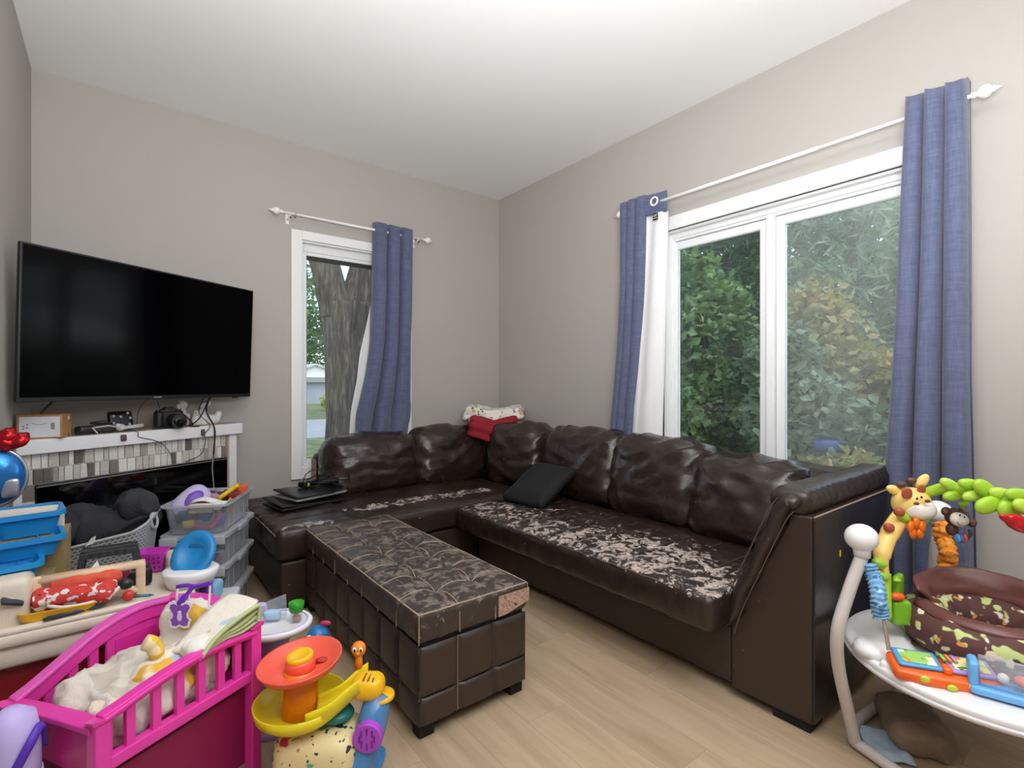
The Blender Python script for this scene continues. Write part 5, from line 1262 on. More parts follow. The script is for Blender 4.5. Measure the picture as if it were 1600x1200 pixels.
tag(MB().ell((0, 0, 0), (.016, .014, .017)).build('red_ball', plast('bright_red', '#d33a33'), loc=(.028, 1.998, DZ+.026), smooth=True), 'bright red round ball at the right end of the shoes', 'ball')
tag(MB().ell((0, 0, 0), (.020, .015, .017)).build('dark_cap', plast('black_green', '#20302c'), loc=(.022, 2.005, DZ+.062), smooth=True), 'dark green rounded cap above the red ball', 'cap')
tag(MB().rbox((0, 0, 0), (.05, .03, .012), .004, (5, 4, 3)).build('phone_case', plast('slate', '#333d46'), loc=(-.235, 2.005, DZ+.075), rot=(.3, .4, .3), smooth=True), 'small dark slate gadget left of the wooden rack', 'gadget')
tag(MB().add([(0, 0, 0), (.05, .01, -.01), (.035, .01, .045)], [(0, 1, 2)]).build('paper_scrap', MATS['white_paper'], loc=(-.085, 2.075, DZ+.085), solid=.001), 'white triangular paper scrap inside the wooden rack', 'paper')
tag(MB().rbox((0, 0, .03), (.13, .05, .06), .01, (6, 4, 4)).build('toy_case', plast('blackish', '#191b1a', .5), loc=(.03, 2.155, DZ+.004), rz=.05, smooth=True), 'black toy case lying under the charcoal crate', 'case')
tag(MB().rbox((0, 0, .02), (.05, .04, .04), .01, (5, 4, 4)).build('toy_block', plast('amber', '#e0921f', .4), loc=(-.055, 2.15, DZ+.02), smooth=True), 'amber toy block beside the black toy case', 'toy block')
for k, (px, py, L_, a, c, lb_) in enumerate([(112, 968, .13, 12, '#3a3f4a', 'long grey pencil at the front edge of the desk'), (121, 966, .02, 20, '#2f3a9a', 'short blue crayon stub on the desk front'), (220, 932, .05, -22, '#4a7a8e', 'teal marker near the right end of the desk'), (82, 972, .03, 5, '#4b4a6a', 'dark violet crayon on the desk front')]):
    p = atz(px, py, DZ+.018)
    tag(MB().cyl((-L_/2, 0, 0), (L_/2, 0, 0), .005, n=8).cyl((L_/2, 0, 0), (L_/2+.012, 0, 0), .005, .001, 8).build('crayon', plast('cr'+c[1:], c), loc=(p.x, max(p.y, DY0+.012), DZ+.020 if p.y < DY0+.035 else DZ+.007), rz=radians(a-4), smooth=True), lb_, 'pencil', 'pencils on the desk')
# ------------------------------------------------------------------ toys between the desk and the bins
mg = thing('berry_basket', 'magenta plastic berry basket with punched holes beside the crate', 'toy basket', (.105, 2.30, DZ+.005), radians(-18))
loft(MB(), [ring3(.07, .06, .015, 0), ring3(.095, .085, .018, .07)]).build('basket', plast('magenta', '#cf3fc0', .35), mg, solid=.003)
for i in range(5):
    for j in range(3): MB().ell((-.03+i*.015, -.0395-.004*j, .018+j*.018), (.004, .002, .005), 8, 4).build('hole', mat('hole_dark', '#6d1868', .7), mg)
po = thing('toy_potty', 'blue and white toy potty seat at the end of the desk', 'toy potty', (.20, 2.055, DZ+.004), radians(-35))
MB().lathe([(.062, 0), (.075, .03), (.08, .05), (.072, .056), (.05, .054)], 26, sx=1.1).build('bowl', plast('potty_white', '#f2f3f6'), po, smooth=True)
o_ = MB().lathe([(.034, .0), (.046, .012), (.066, .014), (.074, .004), (.07, -.004), (.05, -.002)], 28, sx=1.0, sy=1.15).build('seat_ring', plast('potty_blue', '#1c86c8'), po, smooth=True, loc=(0, .02, .095)); o_.rotation_euler = (radians(58), 0, 0)
MB().ell((0, .035, .085), (.05, .006, .045), 18, 8).build('seat_back', plast('potty_deep_blue', '#1668a8'), po, smooth=True)
toy(MB().rbox((0, 0, .03), (.05, .08, .06), .015, (5, 6, 4)), 'sky_blue_box', 'sky blue open toy box behind the purple hanger', 'toy box', plast('sky_blue', '#8fc3ea'), (.275, 2.12, DZ-.085), -.5, group=None)
tag(MB().bx(-.07, .07, -.09, .09, 0, DZ-.088).build('play_box', plast('pale_grey_box', '#c6cad0', .5), loc=(.285, 2.13, 0), rz=-.3, bevel=.01), 'pale grey upright play box between desk and storage bins', 'box')
gk = thing('glue_stick', 'white glue stick with violet cap beside the blue potty', 'glue stick', (.245, 2.06, DZ-.088))
MB().cyl((0, 0, 0), (0, 0, .045), .020, n=18).build('tube', plast('white', '#f4f2ee'), gk, smooth=True)
MB().lathe([(.021, 0), (.021, .022), (.014, .034), (0, .036)], 16).build('cap', plast('violet', '#6a3ab8'), gk, smooth=True, loc=(0, 0, .046))
toy(MB().rbox((0, 0, .02), (.06, .045, .03), .006, (5, 4, 3)).ell((.02, 0, .05), (.014, .014, .016)), 'green_toy', 'green and yellow toy figure next to the laundry basket', 'toy', blotch('green_toy_mix', '#3aa35a', [('#e8d75a', 30, .55), ('#2f6fb5', 34, .62)], .4), (.155, 2.52, .30), group=None)
tag(MB().bx(-.09, .09, -.06, .06, 0, .298).build('craft_box', mat('olive_box', '#6e7148', .8, var=.2, scale=10), loc=(.165, 2.535, 0), rz=-.25, bevel=.004), 'olive craft box standing in front of the fireplace glass', 'box')
toy(MB().rbox((0, 0, .03), (.05, .03, .06), .01, (5, 4, 4)), 'beige_toy', 'pale beige toy block behind the green toy', 'toy', plast('beige', '#cfc6b0'), (.205, 2.56, .30), group=None)

# ------------------------------------------------------------------ pink doll crib
CP = Vector((.305, 1.588, 0)); CA = radians(-150.6)
M_pk = mat('hot_pink_plastic', '#ea3fae', .32, var=.03, scale=4); M_pkd = mat('deep_pink_plastic', '#c4187c', .35, var=.03, scale=4)
cr = thing('doll_crib', 'hot pink plastic doll crib filled with printed baby blankets', 'doll crib', CP, CA)
CLN, CWD = .385, .345
FR = pw_lin([(0, .425), (.1, .440), (.2, .441), (.3, .427), (.4, .405)]); BR = pw_lin([(0, .462), (.1, .480), (.2, .460), (.3, .405), (.4, .350)])
def smooth_rail(f): return [(x, f(x)) for x in [CLN*i/24 for i in range(25)]]
def rail(b, prof, y0, y1, h):
    n = len(prof); vs = []; fs = []
    for (x, z) in prof:
        vs += [(x, y0, z-h), (x, y1, z-h), (x, y1, z), (x, y0, z)]
    for i in range(n-1):
        for k in range(4): fs.append((i*4+k, i*4+(k+1) % 4, (i+1)*4+(k+1) % 4, (i+1)*4+k))
    fs.append((3, 2, 1, 0)); fs.append(((n-1)*4, (n-1)*4+1, (n-1)*4+2, (n-1)*4+3)); return b.add(vs, fs)
def smf(f):
    return lambda x: (f(max(0, x-.04))+f(x)*2+f(min(CLN, x+.04)))/4
FRs, BRs = smf(FR), smf(BR)
rail(MB(), smooth_rail(FRs), -.014, .014, .022).build('front_rail', M_pk, cr, bevel=.003)
rail(MB(), smooth_rail(lambda x: FRs(x)-.004), -.006, .020, .010).build('rail_cap', M_pk, cr, bevel=.003)
rail(MB(), smooth_rail(BRs), -CWD-.018, -CWD+.016, .012).build('rail_cap', mat('pink_highlight', '#ee62c4', .3, var=.02), cr, bevel=.003)
rail(MB(), smooth_rail(lambda x: BRs(x)-.010), -CWD-.010, -CWD+.010, .040).build('back_rail', M_pk, cr, bevel=.003)
ZB = .292
rail(MB(), [(x, ZB+.02) for x in (0, CLN)], -.013, .013, .028).build('bottom_rail', M_pk, cr, bevel=.003)
rail(MB(), [(x, ZB+.02) for x in (0, CLN)], -CWD-.012, -CWD+.012, .028).build('bottom_rail', M_pk, cr, bevel=.003)
for x in (.052, .102, .156, .212, .268, .325, .372):
    z1 = FRs(x)-.015; MB().bx(x-.010, x+.010, -.007, .007, ZB+.0, z1).build('slat', M_pk, cr, bevel=.002)
for x in (.215, .262, .312, .352):
    z1 = BRs(x)-.035; MB().bx(x-.011, x+.011, -CWD-.006, -CWD+.006, ZB, z1).build('slat', M_pk, cr, bevel=.002)
pnl = MB().bx(.035, .185, -CWD-.006, -CWD+.006, ZB, .435).build('panel', M_pk, cr, bevel=.003)
MB().bx(.055, .165, -CWD+.006, -CWD+.009, .31, .405).build('raised_field', mat('pink_field', '#e22fa2', .32, var=.02), pnl, bevel=.003)
for (x, y, zt) in ((.0, 0, .432), (CLN, 0, .40), (.0, -CWD, .455), (CLN, -CWD, .352)):
    p_ = MB().bx(x-.016, x+.016, y-.016, y+.016, 0, zt).build('post', M_pk, cr, bevel=.003)
    MB().add([(x-.02, y-.02, zt), (x+.02, y-.02, zt), (x+.02, y+.02, zt), (x-.02, y+.02, zt), (x+(-.02 if x == 0 else .025), y+(.022 if y == 0 else -.022), zt+.012)], [(3, 2, 1, 0), (0, 1, 4), (1, 2, 4), (2, 3, 4), (3, 0, 4)]).build('post_cap', M_pk, p_)
# head and foot boards
def endboard(x, za, zm, zb, name):
    pr = [( -CWD*i/16, (za*(1-i/16)+zb*i/16)+ (zm-(za+zb)/2)*sin(pi*i/16)) for i in range(17)]
    b = MB(); vs = []; fs = []
    for (y, z) in pr: vs += [(x-.010, y, ZB-.02), (x+.010, y, ZB-.02), (x+.010, y, z), (x-.010, y, z)]
    for i in range(16):
        for k in range(4): fs.append((i*4+k, i*4+(k+1) % 4, (i+1)*4+(k+1) % 4, (i+1)*4+k))
    fs.append((3, 2, 1, 0)); fs.append((64, 65, 66, 67)); b.add(vs, fs)
    e_ = b.build(name, M_pkd, cr)
    b = MB(); vs = []; fs = []
    for (y, z) in pr: vs += [(x-.020, y, z-.008), (x+.020, y, z-.008), (x+.020, y, z+.006), (x-.020, y, z+.006)]
    for i in range(16):
        for k in range(4): fs.append((i*4+k, i*4+(k+1) % 4, (i+1)*4+(k+1) % 4, (i+1)*4+k))
    fs.append((3, 2, 1, 0)); fs.append((64, 65, 66, 67)); b.add(vs, fs)
    b.build('board_cap', M_pk, e_, bevel=.003)
endboard(0.0, .432, .478, .458, 'headboard'); endboard(CLN, .385, .372, .350, 'footboard')
MB().bx(.0, CLN, -CWD, 0, ZB-.006, ZB).build('mattress_board', M_pkd, cr)
MB().bx(.012, CLN-.012, -CWD+.012, -.012, .05, ZB-.03).build('lower_cabinet', plast('maroon_pink', '#8a0f4c', .5), cr)
def cpos(x, y, z): return CP+Matrix.Rotation(CA, 3, 'Z') @ Vector((x, y, z))
M_baby = blotch('giraffe_baby_print', '#efe9dd', [('#e6b84a', 10, .60), ('#b98a5a', 17, .64), ('#b9cbe0', 9, .63), ('#a9b96a', 15, .68)], .9, bump=.35, seed=2)
M_grayb = blotch('pale_printed_plush', '#ddd6cc', [('#c9c0b4', 16, .52), ('#d9c08a', 11, .66), ('#b9c6d6', 10, .66)], .95, bump=.5, seed=9)
cloth_lump(cpos(.195, -.17, .335), (.29, .26, .10), 41, M_grayb, 'crumpled pale plush blanket filling the pink doll crib', 'baby_blanket', 'blanket', rz=CA, amp=.030, sc=14, n=(34, 28, 12))
cloth_lump(cpos(.15, -.09, .362), (.22, .13, .10), 45, M_baby, 'giraffe printed baby blanket heaped near the crib front rail', 'baby_blanket', 'blanket', rz=CA, amp=.022, sc=14, n=(30, 22, 12))
cloth_lump(cpos(.05, -.20, .405), (.09, .16, .16), 48, M_baby, 'giraffe printed baby outfit hanging from the purple hanger', 'baby_outfit', 'outfit', rz=CA, amp=.018, sc=16)
cloth_lump(cpos(.315, -.13, .350), (.055, .05, .045), 52, mat('cream_plush', '#e9dcc9', .95, bump=.4), 'small cream plush end lying at the crib foot', 'plush_toy', 'plush toy', amp=.006, sc=20)
cloth_lump(cpos(.135, -.035, .435), (.075, .06, .045), 55, mat('white_plush', '#f2efe9', .95, bump=.4), 'white padded baby mitten on the crib front rail', 'baby_mitten', 'mitten', rz=CA, amp=.006, sc=20)
# yellow printed sock-like sleeve
tag(MB().tube(spline([(0, 0, 0), (.008, -.004, .04), (.0, .0, .065), (-.018, .0, .078)], 6), [.012]*6+[.018]*6+[.02]*6+[.012], 12).build('baby_sleeve', blotch('yellow_print', '#eee0b4', [('#eec23a', 26, .54)], .9), loc=cpos(.20, -.12, .385), smooth=True), 'yellow printed baby sleeve standing up from the crib blankets', 'sleeve')
# folded green-edged blanket over the near corner
fb = thing('folded_blanket', 'folded white blanket with green edge draped over the crib corner', 'blanket', cpos(.045, -.02, .44), CA)
for k in range(4):
    MB().grid(lambda u, v, k=k: Vector((lerp(-.05, .125, u), lerp(-.085, .035, v), .004+.012*k*(1-u)**1.2+.006*sin(u*6+v*3)+.024*(1-u)*(1 if k == 3 else .55*k/3)-.05*max(0, u-.55))), 14, 8).build('layer', M_baby if k == 3 else mat('green_blanket_edge', '#bccb94', .9, var=.08, bump=.3), fb, smooth=True, solid=.006)
MB().tube(spline([(-.05, .036, .012), (-.052, .037, .03), (-.046, .037, .052), (.02, .037, .042), (.08, .036, .02), (.12, .035, -.012)], 6), .006, 8).build('green_binding', MATS['green_blanket_edge'], fb, smooth=True)
# purple hanger with bear tag
M_vio = plast('hanger_violet', '#6f2bc4', .3)
hp = atd(303, 918, 1.42)
hg = thing('baby_hanger', 'purple plastic baby hanger with bear shaped tag above the crib', 'hanger', hp, -YAW)
MB().tube(spline([(-.048, 0, .002), (-.02, 0, .006), (.01, 0, .004), (.05, 0, .014)], 6), .0055, 8).build('bar', M_vio, hg, smooth=True)
MB().tube(spline([(.0, 0, .006), (-.012, -.004, -.012), (-.026, -.008, -.030), (-.034, -.01, -.042)], 6), [.006]*9+[.009]*10, 8).build('neck', M_vio, hg, smooth=True)
for (x, zl) in ((-.044, -.05), (-.01, -.045), (.047, -.075)):
    MB().tube([(x, -.002, .006), (x-.002, -.004, zl*.5), (x-.004, -.002, zl)], .0035, 6, flat=.4).build('strap', mat('white_strap', '#f2eef2', .7), hg)
btag = [(-.0, .032), (-.010, .034), (-.020, .040), (-.031, .036), (-.034, .026), (-.028, .014), (-.022, .004), (-.024, -.008), (-.032, -.014), (-.028, -.022), (-.026, -.034), (-.012, -.036), (0, -.030), (.012, -.036), (.026, -.034), (.028, -.022), (.032, -.014), (.024, -.008), (.022, .004), (.028, .014), (.034, .026), (.031, .036), (.020, .040), (.010, .034)]
XZ = Matrix(((1, 0, 0, 0), (0, 0, 1, 0), (0, 1, 0, 0), (0, 0, 0, 1)))
tg_ = MB().prism(btag, -.0012, .0012, M=XZ).build('bear_tag', plast('tag_white', '#f4eff6', .5), hg, loc=(-.030, -.014, -.072))
MB().prism([(x*.82, y*.82) for x, y in btag], -.0020, -.0013, M=XZ).build('bear_print', plast('tag_violet', '#8a4fc0', .5), tg_)
MB().ell((0, -.0025, -.004), (.007, .001, .012), 12, 6).ell((0, -.0025, .009), (.006, .001, .005), 12, 6).build('pale_bow', plast('tag_pale', '#ead9f4', .5), tg_)

# ------------------------------------------------------------------ white toy tray table behind the crib corner
tt = thing('toy_table', 'white oval toy tray table on a lilac stand behind the crib post', 'toy table', (.405, 1.785, 0), radians(-25))
M_lil = plast('table_lilac', '#c7b3ea', .35)
MB().lathe([(.0, .318), (.10, .318), (.112, .326), (.114, .338), (.108, .344), (.10, .340), (0, .339)], 36, sx=1.05, sy=.9).build('tray_top', plast('tray_white', '#f3f2f6', .35), tt, smooth=True)
MB().tube([(.099*1.05*cos(a), .099*.9*sin(a), .342) for a in [2*pi*i/36 for i in range(36)]], .0022, 5, closed=True).build('lilac_line', M_lil, tt)
MB().lathe([(.075, 0), (.078, .02), (.045, .06), (.036, .16), (.05, .30), (.06, .317)], 24).build('stand', M_lil, tt, smooth=True)
MB().rbox((-.10, .07, .352), (.13, .03, .06), .014, (6, 4, 5)).build('backrest', M_lil, tt, smooth=True)
TZ = .345
ct = thing('toy_cactus', 'tiny toy cactus with pink flower in a lime pot', 'toy plant', (.332, 1.765, TZ), 0)
MB().lathe([(0, 0), (.018, 0), (.023, .034), (.021, .036), (0, .033)], 18).build('pot', plast('lime_pot', '#d9ec9c', .4), ct, smooth=True)
MB().ell((0, 0, .056), (.011, .011, .026)).build('stem', plast('cactus_green', '#6f9a3a', .5), ct, smooth=True)
for (x, z, r_) in ((-.020, .056, .010), (.017, .050, .010), (-.008, .075, .009), (.010, .070, .008)): MB().ell((x, 0, z), (r_, r_*.6, r_*.9), 10, 8).build('lobe', plast('cactus_dark', '#4f7a2c', .5), ct, smooth=True)
MB().ell((.012, 0, .088), (.010, .008, .009), 10, 8).build('flower', plast('flower_pink', '#e33fae', .5), ct, smooth=True)
gb = thing('toy_goblet', 'clear toy cup with green rim on the white tray', 'toy cup', (.465, 1.745, TZ), 0)
MB().lathe([(.010, .001), (.016, .001), (.017, .02), (.020, .04), (.024, .045)], 20).build('cup', M_cgoblet, gb, smooth=True)
MB().lathe([(.012, .024), (.022, .034), (.025, .06), (.022, .061), (.016, .05), (0, .046)], 22).build('green_rim', plast('goblet_green', '#2f9a1f', .35), gb, smooth=True)
MB().cyl((0, 0, .002), (0, 0, .014), .012, n=14).build('pink_base', plast('goblet_pink', '#d88a78', .4), gb, smooth=True)
bg = thing('plastic_bag', 'clear plastic bag with pale blue contents on the white tray', 'bag', (.405, 1.80, TZ), radians(-20))
MB().add([(-.04, 0, 0), (.04, 0, 0), (.038, .02, .07), (-.02, .02, .052), (-.04, .03, 0), (.04, .03, 0), (.038, .026, .07), (-.02, .026, .052)], [(0, 1, 2, 3), (7, 6, 5, 4), (0, 3, 7, 4), (1, 5, 6, 2), (3, 2, 6, 7)]).build('pouch', M_cgoblet, bg)
MB().rbox((.0, -.004, .018), (.055, .03, .03), .010, (7, 5, 5), lambda p, n: n*.005*noise.noise(p*50)).build('blue_contents', plast('baby_blue', '#a9cdea', .5), bg, smooth=True)

# ------------------------------------------------------------------ ball track toy
BTc = Vector((.408, 1.487, 0))
bt_ = thing('ball_track_toy', 'toddler ball track toy with coral dish, yellow slide and blue base', 'toy', BTc, -YAW)   # local x = to the right in the photo
M_cor = plast('coral', '#f2644f', .3); M_yel = plast('slide_yellow', '#ecd91c', .3); M_ora = plast('orange', '#f08a1c', .3); M_yo = plast('sun_yellow', '#f6bf1c', .3); M_bb = plast('base_blue', '#3f86c8', .3)
d_ = MB().lathe([(.028, -.012), (.06, -.008), (.095, .006), (.108, .020), (.113, .022), (.112, .016), (.10, -.002), (.06, -.016), (.028, -.018)], 44).build('coral_dish', M_cor, bt_, smooth=True, loc=(0, 0, .328)); d_.rotation_euler = (radians(4), radians(-4), 0)
MB().lathe([(.040, -.016), (.040, .016), (.036, .022), (.0, .020)], 28).build('coral_hub', M_cor, d_, smooth=True)
MB().lathe([(.036, .016), (.037, .030), (.033, .036), (.024, .032), (0, .030)], 28).build('yellow_hub', M_yo, d_, smooth=True)
MB().ell((.048, .028, -.004), (.018, .012, .006), 14, 6).build('drop_hole', plast('hole_red', '#b5382c', .5), d_, smooth=True)
MB().lathe([(.05, .20), (.046, .25), (.045, .32)], 26).build('orange_column', M_ora, bt_, smooth=True)
# yellow spiral slide: bowl below the dish running out to the right
MB().lathe([(.0, .196), (.085, .198), (.112, .215), (.120, .240), (.124, .241), (.118, .212), (.09, .188), (0, .186)], 44).build('slide_bowl', M_yel, bt_, smooth=True)
def chute(u, v):
    P = spline([(.05, -.05, .205), (.11, -.035, .225), (.15, -.005, .250), (.175, .01, .262)], 6); i = min(int(u*(len(P)-1)), len(P)-2); p = P[i].lerp(P[i+1], u*(len(P)-1)-i)
    a = pi*(v-.5); return Vector((p.x, p.y+.044*sin(1.15*a), p.z+.036-.044*cos(1.15*a)))
MB().grid(chute, 18, 12).build('chute', M_yel, bt_, smooth=True, solid=.004)
hd = MB().rbox((.186, .016, .262), (.092, .080, .066), .030, (12, 10, 8)).build('yellow_elbow', M_yo, bt_, smooth=True)
for k in range(3): MB().rbox((.180+.013*k, .004, .2945-.0012*k), (.005, .036, .004), .0015, (3, 4, 3)).build('vent_slot', plast('slot_brown', '#8a5a10', .5), hd)
MB().lathe([(.034, 0), (.040, .004), (.040, .012), (.034, .016)], 22, c=(.219, .022, .222)).build('collar', M_yo, bt_, smooth=True)
MB().tube([(.215, .02, .24), (.20, .0, .16), (.17, -.03, .07), (.13, -.03, .03)], [.036, .042, .048, .05], 20).build('blue_tube', clear_mat('clear_blue_plastic', '#4f93d2', .75), bt_, smooth=True)
w__ = MB().cyl((.205, -.065, .165), (.205, -.040, .165), .040, n=26).build('purple_fan', plast('fan_purple', '#b04ad0', .3), bt_, bevel=.004)
for k in range(8):
    a = k*pi/4; MB().box((.205+.02*cos(a), -.0655, .165+.02*sin(a)), (.004, .002, .018), M=None).build('fan_slot', plast('fan_dark', '#6d1f88', .5), w__)
MB().rbox((.06, -.01, .09), (.23, .17, .17), .05, (12, 10, 8)).build('base_body', blotch('dotty_panel', '#e8d7a2', [('#2c3a4a', 60, .62), ('#c0384a', 26, .64), ('#4fae74', 22, .64)], .4, bump=.05), bt_, smooth=True)
MB().rbox((.08, .0, .02), (.28, .20, .04), .018, (10, 8, 4)).build('foot_plate', M_bb, bt_, smooth=True)
MB().ell((.10, .0, .195), (.05, .045, .02), 16, 8).build('teal_deck', plast('teal_deck', '#1f7a74', .4), bt_, smooth=True)
# orange chick
ck = MB().ell((.150, .045, .352), (.021, .020, .022), 18, 12).build('chick_head', M_ora, bt_, smooth=True)
MB().cyl((.150, .045, .30), (.150, .045, .335), .012, .010, 12).build('chick_neck', M_ora, bt_, smooth=True)
for s in (-1, 1):
    e_ = MB().ell((.152+s*.009, .027, .358), (.006, .003, .008), 10, 8).build('eye', plast('eye_white', '#f8f8f6', .3), ck, smooth=True)
    MB().ell((.153+s*.009, .0243, .357), (.003, .0015, .005), 8, 6).build('pupil', plast('pupil_black', '#101418', .3), e_, smooth=True)
MB().ell((.154, .024, .349), (.005, .005, .003), 8, 6).build('beak', plast('beak', '#f2b01c', .4), ck, smooth=True)
# blue bug with white eyes behind the dish
bug = MB().ell((-.012, .155, .335), (.034, .032, .032), 22, 14).build('bug_head', plast('bug_blue', '#1f6fb0', .35), bt_, smooth=True)
MB().tube([(-.012, .155, .31), (-.012, .13, .2), (0, .08, .1)], .012, 10).build('bug_stalk', plast('bug_blue2', '#1b5f9c', .4), bt_, smooth=True)
for s in (-1, 1):
    e_ = MB().ell((-.014+s*.013, .125, .342), (.009, .004, .010), 12, 8).build('eye', plast('eye_white', '#f8f8f6', .3), bug, smooth=True)
    MB().ell((-.013+s*.012, .1215, .342), (.0055, .002, .006), 10, 6).build('pupil', plast('pupil_black', '#101418', .3), e_, smooth=True)
MB().ell((.012, .155, .375), (.018, .006, .008), 12, 6).build('pink_bow', plast('bow_pink', '#c43a6a', .5), bug, smooth=True)
# lilac toy bag at the bottom left
lb2 = thing('toy_bag', 'lilac and white rounded toy bag at the foot of the crib', 'toy bag', (-.178, 1.503, 0), 0)
lb2.scale = (.8, .8, 1.10)
MB().lathe([(.045, 0), (.058, .03), (.062, .2), (.060, .33), (.05, .375), (.02, .392), (0, .394)], 22).build('bag_body', plast('bag_lilac', '#c3b4ee', .45), lb2, smooth=True)
MB().lathe([(.064, .10), (.066, .12), (.066, .24), (.064, .26)], 22).build('white_band', plast('bag_white', '#f0eef6', .5), lb2, smooth=True)
MB().tube(spline([(.0, -.062, .27), (.04, -.06, .33), (.062, -.02, .35), (.065, .01, .30)], 6), .010, 8, flat=.5).build('violet_strap', plast('strap_violet', '#5a2fb8', .5), lb2, smooth=True)

# ------------------------------------------------------------------ baby activity jumper
JB = Vector((1.95, .30, 0))
jp = thing('activity_jumper', 'baby activity jumper with white tray, brown seat and giraffe arch', 'baby jumper', JB)
def jw(p): return Vector(p)-JB
M_jw = plast('jumper_white', '#efeeef', .35); M_jt = mat('jumper_tube_grey', '#c9c2be', .4, var=.03); M_lime = plast('lime', '#a6d23a', .35); M_limed = plast('lime_dark', '#7fbf2c', .35)
M_gir = plast('giraffe_yellow', '#f5cf78', .4); M_gsp = plast('giraffe_spot', '#a8503a', .45); M_muz = plast('muzzle', '#e9e2dc', .4); M_brn = plast('jumper_brown', '#5a3f36', .45)
M_jor = plast('jumper_orange', '#f0661f', .35); M_jbl = plast('jumper_blue', '#6fb2ee', .35)
TR, TRi, TZJ = .335, .165, .335
MB().lathe([(TRi, TZJ-.02), (TRi, TZJ+.006), (TRi+.02, TZJ+.012), (TR-.03, TZJ+.004), (TR-.008, TZJ+.008), (TR, TZJ), (TR-.004, TZJ-.014), (TR-.03, TZJ-.034), (TR-.08, TZJ-.045), (TRi+.02, TZJ-.04), (TRi, TZJ-.02)], 64).build('tray', M_jw, jp, smooth=True)
MB().lathe([(TR-.006, TZJ-.012), (TR+.004, TZJ-.016), (TR-.002, TZJ-.026), (TR-.014, TZJ-.026)], 64).build('tray_lower_rim', plast('jumper_white2', '#dddcde', .4), jp, smooth=True)
# frame: three uprights with knobs and a floor loop
k1 = atd(1347, 868, 1.50); k2 = atd(1466, 822, 1.84); k3 = Vector((2.22, -.10, .66))
f1 = atz(1336, 1160, .02); f2 = Vector((2.44, .50, .02)); f3 = Vector((2.20, -.13, .02))
def upright(k, pts, knob_up):
    MB().tube(spline([jw(k)]+[jw(p) for p in pts], 8), .0175, 14).build('upright_tube', M_jt, jp, smooth=True)
    kk = jw(k)
    MB().tube([kk-knob_up*.005, kk+knob_up*.035], [.021, .026], 18).build('knob_socket', M_jw, jp, smooth=True)
    o = MB().ell((0, 0, 0), (.046, .044, .040), 22, 14).build('knob', M_jw, jp, smooth=True, loc=kk+knob_up*.052)
    for q in ((.022, -.030, -.006),): MB().ell(q, (.006, .006, .006), 8, 6).build('screw_hole', plast('hole_grey', '#55524f', .6), o, smooth=True)
    return o
upright(k1, [atd(1326, 925, 1.49), atd(1309, 985, 1.48), atd(1310, 1040, 1.50), atd(1325, 1110, 1.53), f1], Vector((.10, .06, 1)).normalized())
upright(k2, [atd(1461, 860, 1.85), atd(1459, 920, 1.86), Vector((2.40, .49, .2)), f2], Vector((.02, .02, 1)).normalized())
upright(k3, [Vector((2.21, -.12, .5)), Vector((2.21, -.14, .25)), f3], Vector((0, 0, 1)))
loop = spline([f1, Vector((1.90, .60, .02)), Vector((2.15, .57, .02)), f2, Vector((2.48, .2, .02)), f3, Vector((1.9, -.08, .02)), Vector((1.70, .2, .02)), f1], 8)
MB().tube([jw(p) for p in loop[:-1]], .0165, 12, closed=True).build('floor_loop', M_jt, jp, smooth=True)
# spring sleeves
def sleeve(p0, p1, r, m, seed, kinks):
    P = []; n = 44
    for i in range(n+1):
        t = i/n; p = Vector(p0).lerp(Vector(p1), t)
        P.append(jw(p)+Vector((.010*sin(t*kinks*2.2+seed), .008*cos(t*kinks*1.7+seed), 0))*min(1, 4*t))
    rr = [r*(1+.16*sin(i*1.75+seed)+.10*noise.noise(Vector((i*.6, seed, 0)))) for i in range(n+1)]
    b = MB().tube(P, rr, 16)
    for i, v in enumerate(b.v): b.v[i] = v+Vector((0, 0, .006*noise.noise(Vector((v.x*60, v.y*60, v.z*30+seed)))))
    return b.build('spring_sleeve', m, jp, smooth=True)
M_bsl = blotch('blue_leaf_cloth', '#7fb2dc', [('#4a83b8', 60, .55), ('#bfe0f0', 45, .6)], .85); M_osl = blotch('orange_leaf_cloth', '#f09a35', [('#d9701f', 60, .58), ('#f6c06a', 40, .62)], .85)
s1a, s1b = atd(1357, 882, 1.49), atd(1381, 968, 1.43)
s2a, s2b = atd(1472, 818, 1.76), atd(1484, 902, 1.70)
sleeve(s1a, s1b, .020, M_bsl, 1.0, 3); sleeve(s2a, s2b, .024, M_osl, 4.0, 6)
t1 = atd(1389, 1016, 1.40); t2 = atd(1481, 932, 1.66)
MB().tube([jw(s1b), jw(t1)], [.007, .010], 8, flat=.5).build('strap', mat('strap_tan', '#9c8670', .7), jp)
MB().tube([jw(s2b), jw(t2)], [.006, .011], 8, flat=.4).build('strap', mat('strap_pale', '#cfcfc4', .7), jp)
for tp in (t1, Vector((2.17, .46, TZJ+.01)), Vector((2.02, .0, TZJ+.01))):
    q = jw(tp); MB().rbox((q.x, q.y, TZJ+.006), (.05, .035, .03), .010, (5, 5, 4)).build('tray_anchor', M_jw, jp, smooth=True)
